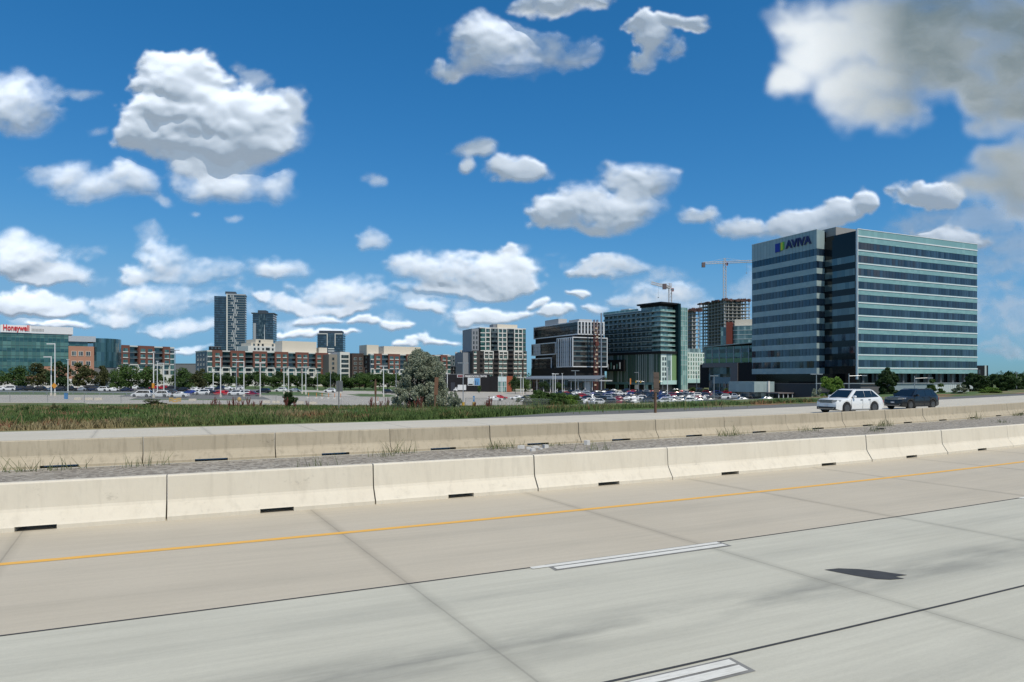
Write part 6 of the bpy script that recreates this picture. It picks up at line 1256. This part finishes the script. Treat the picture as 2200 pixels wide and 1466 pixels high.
def leaves(centres, rads, per, size, rs, flat=.75, droop=0.):
    """leaf-sized quads scattered in many clumps"""
    n = len(centres) * per; ci = np.repeat(np.arange(len(centres)), per); d = rs.normal(size=(n, 3)); d /= np.linalg.norm(d, axis=1)[:, None]; rr_ = rs.uniform(.35, 1, n) ** .6
    p = centres[ci] + d * (rads[ci] * rr_)[:, None] * np.array([1, 1, flat]); a = rs.normal(size=(n, 3)) + d * .6; a[:, 2] -= droop; a /= np.linalg.norm(a, axis=1)[:, None]; b = np.cross(a, rs.normal(size=(n, 3))); b /= np.linalg.norm(b, axis=1)[:, None]
    s = size * rs.uniform(.6, 1.3, n)[:, None]; u = a * s; v = b * s * .55; V = np.stack([p - u, p + v, p + u, p - v], 1).reshape(-1, 3); return V, np.arange(n * 4).reshape(n, 4)
def crown_clumps(rs, n, w, h, z0, shape='oval', jag=.25, rmin=.12, rmax=.24):
    c = []; r = []
    while len(c) < n:
        p = rs.uniform(-1, 1, 3); q = math.hypot(p[0], p[1]); z = (p[2] + 1) / 2
        lim = {'oval': math.sqrt(max(0, 1 - (2 * z - 1) ** 2)), 'cone': (1 - z) ** .75 * .95 + .08, 'pear': math.sqrt(max(0, 1 - (1.5 * z - .5) ** 2)) * (1 - .25 * z), 'bush': math.sqrt(max(0, 1 - z * z))}[shape]
        if q > lim or q < lim * .35 and rs.rand() < .55: continue
        c.append((p[0] * w / 2 * rs.uniform(1 - jag, 1 + jag * .4), p[1] * w / 2 * rs.uniform(1 - jag, 1 + jag * .4), z0 + z * h)); r.append(rs.uniform(rmin, rmax) * min(w, h))
    return np.array(c), np.array(r)
def tree_meshes(seed, w, h, trunk, shape, mat_, n=26, per=120, leaf=.22, jag=.3, rmin=.12, rmax=.24, stems=1, flat=.8):
    rs = np.random.RandomState(seed); C, Rr = crown_clumps(rs, n, w, h - trunk, trunk, shape, jag, rmin, rmax); V, Q = leaves(C, Rr, per, leaf, rs, flat); cm = mesh_np('crown', V, Q, (mat_,))
    m = MB(); tr = max(.06, h * .018)
    for k in range(stems):
        ox, oy = (0, 0) if stems == 1 else (math.cos(k * 2.2) * .25, math.sin(k * 2.2) * .25); top = Vector((ox * 3, oy * 3, trunk + (h - trunk) * .55)); mid = Vector((ox * 1.6 + .05, oy * 1.6, trunk * .8 + .05)); m.tube((ox, oy, -.1), mid, tr * 1.2, tr * .9, 8); m.tube(mid, top, tr * .9, tr * .35, 7)
        for i in rs.choice(len(C), min(len(C), 7), replace=False): c = Vector(C[i]); st = mid.lerp(top, rs.uniform(0, .8)); m.tube(st, c, tr * .42, tr * .12, 5, cap=False)
    return cm, m.mesh('trunk', BARK, 60), w, h
def put_tree(tm, px, Y, wpx, ytop, label, name, cat='tree', group=None, zoff=0., ybot=None):
    cm, tm_, w, h = tm; x, y, z = gat(px, Y); H = zpy(ytop, Y) - z; s = H / h; sx = wpx * Y / F / w
    t = empty(name, (x, y, z + zoff), rnd.uniform(0, 6.28), label, cat, group); t.scale = (sx, sx, s)
    inst(cm, 'crown', t); inst(tm_, 'trunk', t); return t
T1 = [tree_meshes(30 + i, 6.4, 9, 1.7, 'pear', m_, 30, 110, .26) for i, m_ in enumerate((LEAF, LEAFO, LEAFD, LEAF))]
T2 = [tree_meshes(50 + i, 5.5, 7, .9, 'oval', m_, 30, 100, .24, jag=.35) for i, m_ in enumerate((LEAF, LEAFD, LEAF))]
LT = [(-8, 45, 786, 0), (33, 42, 777, 0), (81, 44, 776, 1), (128, 44, 772, 2), (180, 46, 775, 1), (224, 30, 782, 1), (250, 26, 786, 0), (282, 54, 774, 0), (326, 46, 779, 0), (388, 40, 782, 0), (428, 30, 789, 1)]
for i, (px, w, yt, k) in enumerate(LT): put_tree(T1[k], px, 238 + (i % 3) * 6, w * 1.12, yt, ('olive-green' if k == 1 else 'dark green' if k == 2 else 'green') + f' young lot tree by the office, {ordn[i]} from the left', 'lot_tree', group='trees in the left lot')
rr_ = random.Random(9); k = 0
for px in list(range(404, 440, 18)) + list(range(452, 780, 19)) + list(range(783, 860, 17)):
    put_tree(T2[k % 3], px + rr_.uniform(-4, 4), 338 + rr_.uniform(-10, 14), rr_.uniform(31, 42), rr_.uniform(799, 811) if k % 4 else 802, f'dense green tree in the long tree row before the apartment blocks, {ordn[k]} from the left', 'street_tree', group='tree row before the apartment blocks'); k += 1
for px, yt, w, Y, lb in ((1052 + 55, 810, 26, 300, 'leafy tree right of the orange lobby wall'), (1128, 812, 22, 305, 'small tree at the left end of the canopy'), (1030, 828, 10, 300, 'thin young tree in front of the billboard wall'), (1170, 820, 24, 336, 'small green tree behind the canopy columns, left'), (1200, 822, 22, 336, 'small green tree behind the canopy columns, middle'),
                        (1488, 832, 16, 320, 'small dark street tree before the slot-window building'), (1454, 836, 12, 300, 'tiny tree at the street beyond the right lot'), (1595, 829, 14, 250, 'small dark tree beside the grey portal'), (1560, 834, 12, 300, 'tiny tree inside the grey portal'), (1510, 838, 20, 300, 'low round street tree left of the grey portal')):
    put_tree(T2[k % 3], px, Y, w, yt, lb, 'street_tree'); k += 1
big = [tree_meshes(70, 5, 6.2, .5, 'pear', LEAFD, 60, 260, .15, jag=.25, rmin=.08, rmax=.17), tree_meshes(71, 5, 5, .3, 'oval', LEAFB, 46, 220, .15, jag=.45, rmin=.07, rmax=.16), tree_meshes(72, 6, 5, .3, 'oval', LEAFD, 60, 240, .15, jag=.35, rmin=.08, rmax=.16), tree_meshes(73, 3.4, 4, .3, 'oval', LEAF, 20, 220, .16, jag=.7, rmin=.10, rmax=.16)]
put_tree(big[1], 1786, 124, 52, 805, 'bright green bushy tree behind the white driving car', 'roadside_tree'); put_tree(big[0], 1908, 118, 52, 793, 'dark round tree between the two driving cars', 'roadside_tree'); put_tree(big[3], 2006, 118, 40, 816, 'small knobbly tree behind the black driving car', 'roadside_tree')
put_tree(big[2], 2098, 130, 52, 801, 'dark green tree at the right corner of the striped tower', 'roadside_tree'); put_tree(big[2], 2150, 134, 60, 803, 'broad dark green tree at the far right', 'roadside_tree'); put_tree(big[0], 2178, 150, 34, 812, 'dark tree at the right edge, lower than its neighbour', 'roadside_tree')
sb = [tree_meshes(80 + i, 4, 3, .05, 'bush', SILV, 34, 170, .12, jag=.4, rmin=.08, rmax=.17, stems=3) for i in range(2)]; gb = [tree_meshes(84 + i, 4, 2.6, .05, 'bush', m_, 64, 240, .13, jag=.25, rmin=.12, rmax=.24, stems=3) for i, m_ in enumerate((LEAFB, LEAF, LEAFD))]
put_tree(sb[0], 2063, 112, 40, 827, 'grey-green bush left of the right corner trees', 'shrub', 'shrub'); put_tree(sb[1], 1756, 118, 40, 836, 'grey-green bush at the left of the bright tree', 'shrub', 'shrub'); put_tree(gb[0], 2128, 116, 40, 832, 'low green bush under the dark trees on the right', 'shrub', 'shrub')
put_tree(gb[2], 2035, 118, 30, 845, 'low dark bush right of the black driving car', 'shrub', 'shrub')
# low bushes in front of the right lot
for i, (px, w, yt, kk) in enumerate(((1130, 50, 851, 3), (1156, 48, 839, 1), (1180, 50, 844, 1), (1200, 48, 845, 1), (1218, 44, 846, 0), (1236, 36, 849, 1), (1146, 34, 856, 0))):
    put_tree(sb[0] if kk == 3 else gb[kk], px, 168 + (i % 3) * 3, w, yt, ('grey-green' if kk == 3 else 'bright green' if kk == 0 else 'green' if kk == 1 else 'dark green') + f' low bush in front of the right lot, {ordn[i] if i < 6 else "small front"} {"from the left" if i < 6 else "one"}', 'shrub', 'shrub', 'low bushes before the right lot')
# the small dark shrub and the big silvery tree on the verge
put_tree(tree_meshes(90, 2.2, 3.0, .5, 'oval', LEAFD, 36, 130, .085, jag=.4, rmin=.09, rmax=.18, stems=3), 622, 88, 34, 834, 'lone dark green shrub standing on the verge, middle left', 'shrub', 'shrub')
wd = [tree_meshes(95 + i, 2.4, 1.5, .03, 'bush', m_, 22, 110, .08, jag=.6, rmin=.1, rmax=.25, stems=3) for i, m_ in enumerate((LEAF, LEAFO, SILV))]
for i, (px, Y, w, yt, kk) in enumerate(((52, 58, 34, 873, 0), (118, 60, 22, 868, 1), (140, 57, 30, 872, 0), (236, 62, 34, 874, 1), (268, 56, 40, 880, 0), (286, 60, 30, 876, 2), (330, 110, 60, 858, 1), (405, 64, 36, 876, 1), (520, 60, 34, 878, 0), (567, 76, 26, 870, 0), (598, 70, 26, 874, 0), (770, 62, 26, 880, 1), (985, 60, 30, 876, 0), (1150, 58, 20, 874, 0), (1232, 56, 22, 872, 1))):
    put_tree(wd[kk], px, Y, w, yt, ('green', 'olive', 'pale grey')[kk] + f' weed clump on the verge, {ordn[i]} from the left', 'weed_clump', 'weed', 'weed clumps on the verge')
def willow():
    Y = 72; x, y, z = gat(893, Y); rs = np.random.RandomState(5); t = empty('silvery_tree', (x, y, z), 0, 'large silvery grey-green tree on the verge, its branches sweeping to the ground', 'tree'); mpp = Y / F
    C = []; Rr = []
    # crown outline follows the real tree: broad skirt, shoulders leaning right, ragged top
    prof = [(885, 840, 40, 985), (870, 836, 40, 986), (850, 841, 40, 972), (830, 853, 42, 958), (810, 862, 42, 955), (790, 868, 40, 955), (775, 873, 34, 948), (765, 880, 24, 925), (758, 892, 12, 905)]
    ys = np.array([p[0] for p in prof])[::-1]; xl = np.array([p[1] for p in prof])[::-1]; xr = np.array([p[3] for p in prof])[::-1]
    while len(C) < 340:
        py = rs.uniform(758, 884); a, b = np.interp(py, ys, xl), np.interp(py, ys, xr); px = rs.uniform(a + 5, b - 5)
        hw_ = (b - a) / 2 * mpp; cx = (a + b) / 2; dx = (px - cx) * mpp; mx = math.sqrt(max(.05, 1 - (dx / hw_) ** 2)) * hw_ * .85; dy = rs.uniform(-mx, mx)
        if py > 850 and 868 < px < 925 and dy < 0 and rs.rand() < .8: continue
        if px > 965 and py < 840: continue
        C.append(((px - 893) * mpp, dy, CAMZ + (CY - py) * mpp - z)); Rr.append(rs.uniform(.25, .55))
    V, Q = leaves(np.array(C), np.array(Rr), 200, .085, rs, 1.0, -.2); me = mesh_np('crown', V, Q, (SILV,)); inst(me, 'crown', t)
    m = MB()
    for k in range(6): q = rs.uniform(-.5, .5, 2); top = Vector((q[0] * 3.2 + .2, q[1] * 2.5, rs.uniform(2.6, 4.6))); mid = Vector((q[0] * 1.0, q[1] * .8, 1.0)); m.tube((q[0] * .3, q[1] * .3, -.1), mid, .11, .08, 7); m.tube(mid, top, .08, .02, 6)
    for i in rs.choice(len(C), 40, replace=False): m.tube((C[i][0] * .3, C[i][1] * .3, min(C[i][2] * .55, 2.2)), C[i], .035, .01, 4, cap=False)
    m.build('trunk', BARK, t)
willow()
put_tree(sb[1], 975, 66, 40, 842, 'small grey-green bush at the right foot of the silvery tree', 'shrub', 'shrub')
# ---- distant wood on the horizon, one mass
def far_wood():
    rs = np.random.RandomState(3); C = []; Rr = []
    for px, Y, h, n in [(p, 900, 14, 1) for p in range(-150, 2500, 9)] + [(p, 330, 8.0, 1) for p in range(2165, 2330, 4)] + [(p, 560, 11, 1) for p in range(745, 760, 3)]:
        x, y = at(px + rs.uniform(-4, 4), Y + rs.uniform(-25, 25)); z = gzf(x, y); C.append((x, y, z + h * rs.uniform(.2, .55))); Rr.append(h * rs.uniform(.4, .6))
    C = np.array(C); Rr = np.array(Rr); V, Q = leaves(C, Rr, 80, 1.3, rs, .9); tag(inst(mesh_np('distant_wood', V, Q, (LEAFD,)), 'distant_wood'), 'hazy dark belt of trees along the horizon', 'wood', kind='stuff')
far_wood()
# ---- the weedy verge: grass blades in one mass
def verge():
    rs = np.random.RandomState(8); g, nt, b = newmat('wild_grass_blades'); nset(b, Roughness=.8); co = coord(nt); n1 = noise_(nt, co, .045, 5); n2 = noise_(nt, co, .35, 6, .7); n3 = noise_(nt, co, 5, 3, .7)
    nt.links.new(meadow(nt, co), b.inputs['Base Color'])
    def blades(s, D, h, w, lean):
        n = len(s); X, Y = road_np(s, D); Z = gz(X, Y) - .03; a = rs.uniform(0, math.pi, n); dx, dy = np.cos(a) * w, np.sin(a) * w; lx, ly = rs.normal(size=(2, n)) * lean * h
        V = np.stack([np.stack([X - dx, Y - dy, Z], 1), np.stack([X + dx, Y + dy, Z], 1), np.stack([X + dx * .3 + lx, Y + dy * .3 + ly, Z + h], 1), np.stack([X - dx * .3 + lx, Y - dy * .3 + ly, Z + h], 1)], 1).reshape(-1, 3); return V
    N1 = 230000; s = rs.uniform(-50, 75, N1); D = 41.2 + rs.uniform(0, 1, N1) ** 1.5 * 62
    keep = ~((s > 15) & (D < 40.3 + np.clip((s - 15) * .42, 0, 5.3))) & ~(np.abs(D - track(s)) < 1.1) ; s, D = s[keep], D[keep]
    tuft = np.sin(s * 1.3 + 3 * np.sin(D * .7)) * np.sin(D * .9 + 2 * np.sin(s * .4)); h = np.clip(.13 + .26 * rs.rand(len(s)) + .2 * tuft, .05, .75)
    V = blades(s, D, h, .014 + .0005 * D, .35)
    # taller seed-head weeds
    N2 = 7000; s2 = rs.uniform(-50, 45, N2); D2 = 41.5 + rs.uniform(0, 1, N2) * 18; k2 = np.sin(s2 * .5 + 1) + np.sin(s2 * 1.7 + D2) > .35; s2, D2 = s2[k2], D2[k2]; V2 = blades(s2, D2, rs.uniform(.4, 1.0, len(s2)), .02, .18)
    V = np.concatenate([V, V2]); Q = np.arange(len(V)).reshape(-1, 4); tag(inst(mesh_np('verge_grass', V, Q, (g,)), 'verge_grass'), 'wild green and dry brown grass covering the verge', 'grass', kind='stuff')
    # scattered weeds in the gravel median
    N3 = 1700; cs = rs.uniform(-16, 60, 46); ci = rs.randint(0, 46, N3); cD = np.where(rs.rand(46) < .55, 23.0, rs.uniform(15.5, 22.5, 46)); s3 = cs[ci] + rs.normal(size=N3) * .35; D3 = np.clip(cD[ci] + rs.normal(size=N3) * .18, 14.9, 23.25); V3 = blades(s3, D3, rs.uniform(.08, .42, N3) * (.5 + rs.rand(46)[ci]), .012, .4); V3[:, 2] = np.maximum(V3[:, 2], -.03)
    g2 = leafmat('weed_green', (.05, .075, .025), (.20, .22, .10)); tag(inst(mesh_np('median_weeds', V3, np.arange(len(V3)).reshape(-1, 4), (g2,)), 'median_weeds'), 'thin weeds growing out of the gravel median', 'weeds', kind='stuff')
    # loose stones in the median
    N4 = 5200; s4 = rs.uniform(-14, 45, N4); D4 = rs.uniform(14.9, 23.2, N4); X, Y = road_np(s4, D4); r4 = rs.uniform(.012, .04, N4); oct_ = np.array([(1, 0, 0), (0, 1, 0), (-1, 0, 0), (0, -1, 0), (0, 0, 1)]); V4 = (np.stack([X, Y, np.full(N4, -.015)], 1)[:, None] + oct_[None] * r4[:, None, None] * rs.uniform(.6, 1.4, (N4, 5, 1))).reshape(-1, 3); Fq = np.array([(0, 1, 4), (1, 2, 4), (2, 3, 4), (3, 0, 4)]); Q4 = (np.arange(N4)[:, None, None] * 5 + Fq[None]).reshape(-1, 3)
    tag(inst(mesh_np('gravel_stones', V4, Q4, (simple('loose_stone', (.30, .28, .25), .9, .5, 30),)), 'gravel_stones'), 'loose grey stones strewn over the median', 'gravel', kind='stuff')
    # reddish dock plants, each one a plant
    dock = simple('red_brown_dock', (.13, .035, .025), .85, .3, 8); ms = []
    for q in range(3):
        m = MB(); r2 = random.Random(q)
        for i in range(9):
            a = r2.uniform(0, 6.28); h = r2.uniform(.8, 1.5); l = r2.uniform(.1, .35); e = Vector((math.cos(a) * l, math.sin(a) * l, h)); m.tube((0, 0, 0), e, .018, .01, 4)
            for j in range(7): f = .45 + .08 * j; p = e * f; m.tube(p, p + Vector((r2.uniform(-.06, .06), r2.uniform(-.06, .06), .11)), .045, .015, 4)
        ms.append(m.mesh('dock_plant', dock))
    spots = [(455, 84), (462, 82), (472, 86), (492, 80), (503, 84), (512, 82), (522, 86), (533, 84), (545, 80), (560, 84), (615, 76), (633, 78), (660, 82), (798, 76), (806, 74), (818, 76), (832, 78), (880, 62), (892, 63), (903, 62), (1045, 66), (1049, 67), (1053, 66), (1020, 84)]
    for i, (px, Y) in enumerate(spots): x, y, z = gat(px, Y); o = inst(ms[i % 3], 'dock_plant', None, (x, y, z - .03), i * 1.3); sc_ = (.75, 1.0, .7)[i % 3]; o.scale = (sc_, sc_, sc_); tag(o, f'red-brown dock plant on the verge, {ordn[i]} from the left', 'plant', 'red-brown dock plants')
verge()
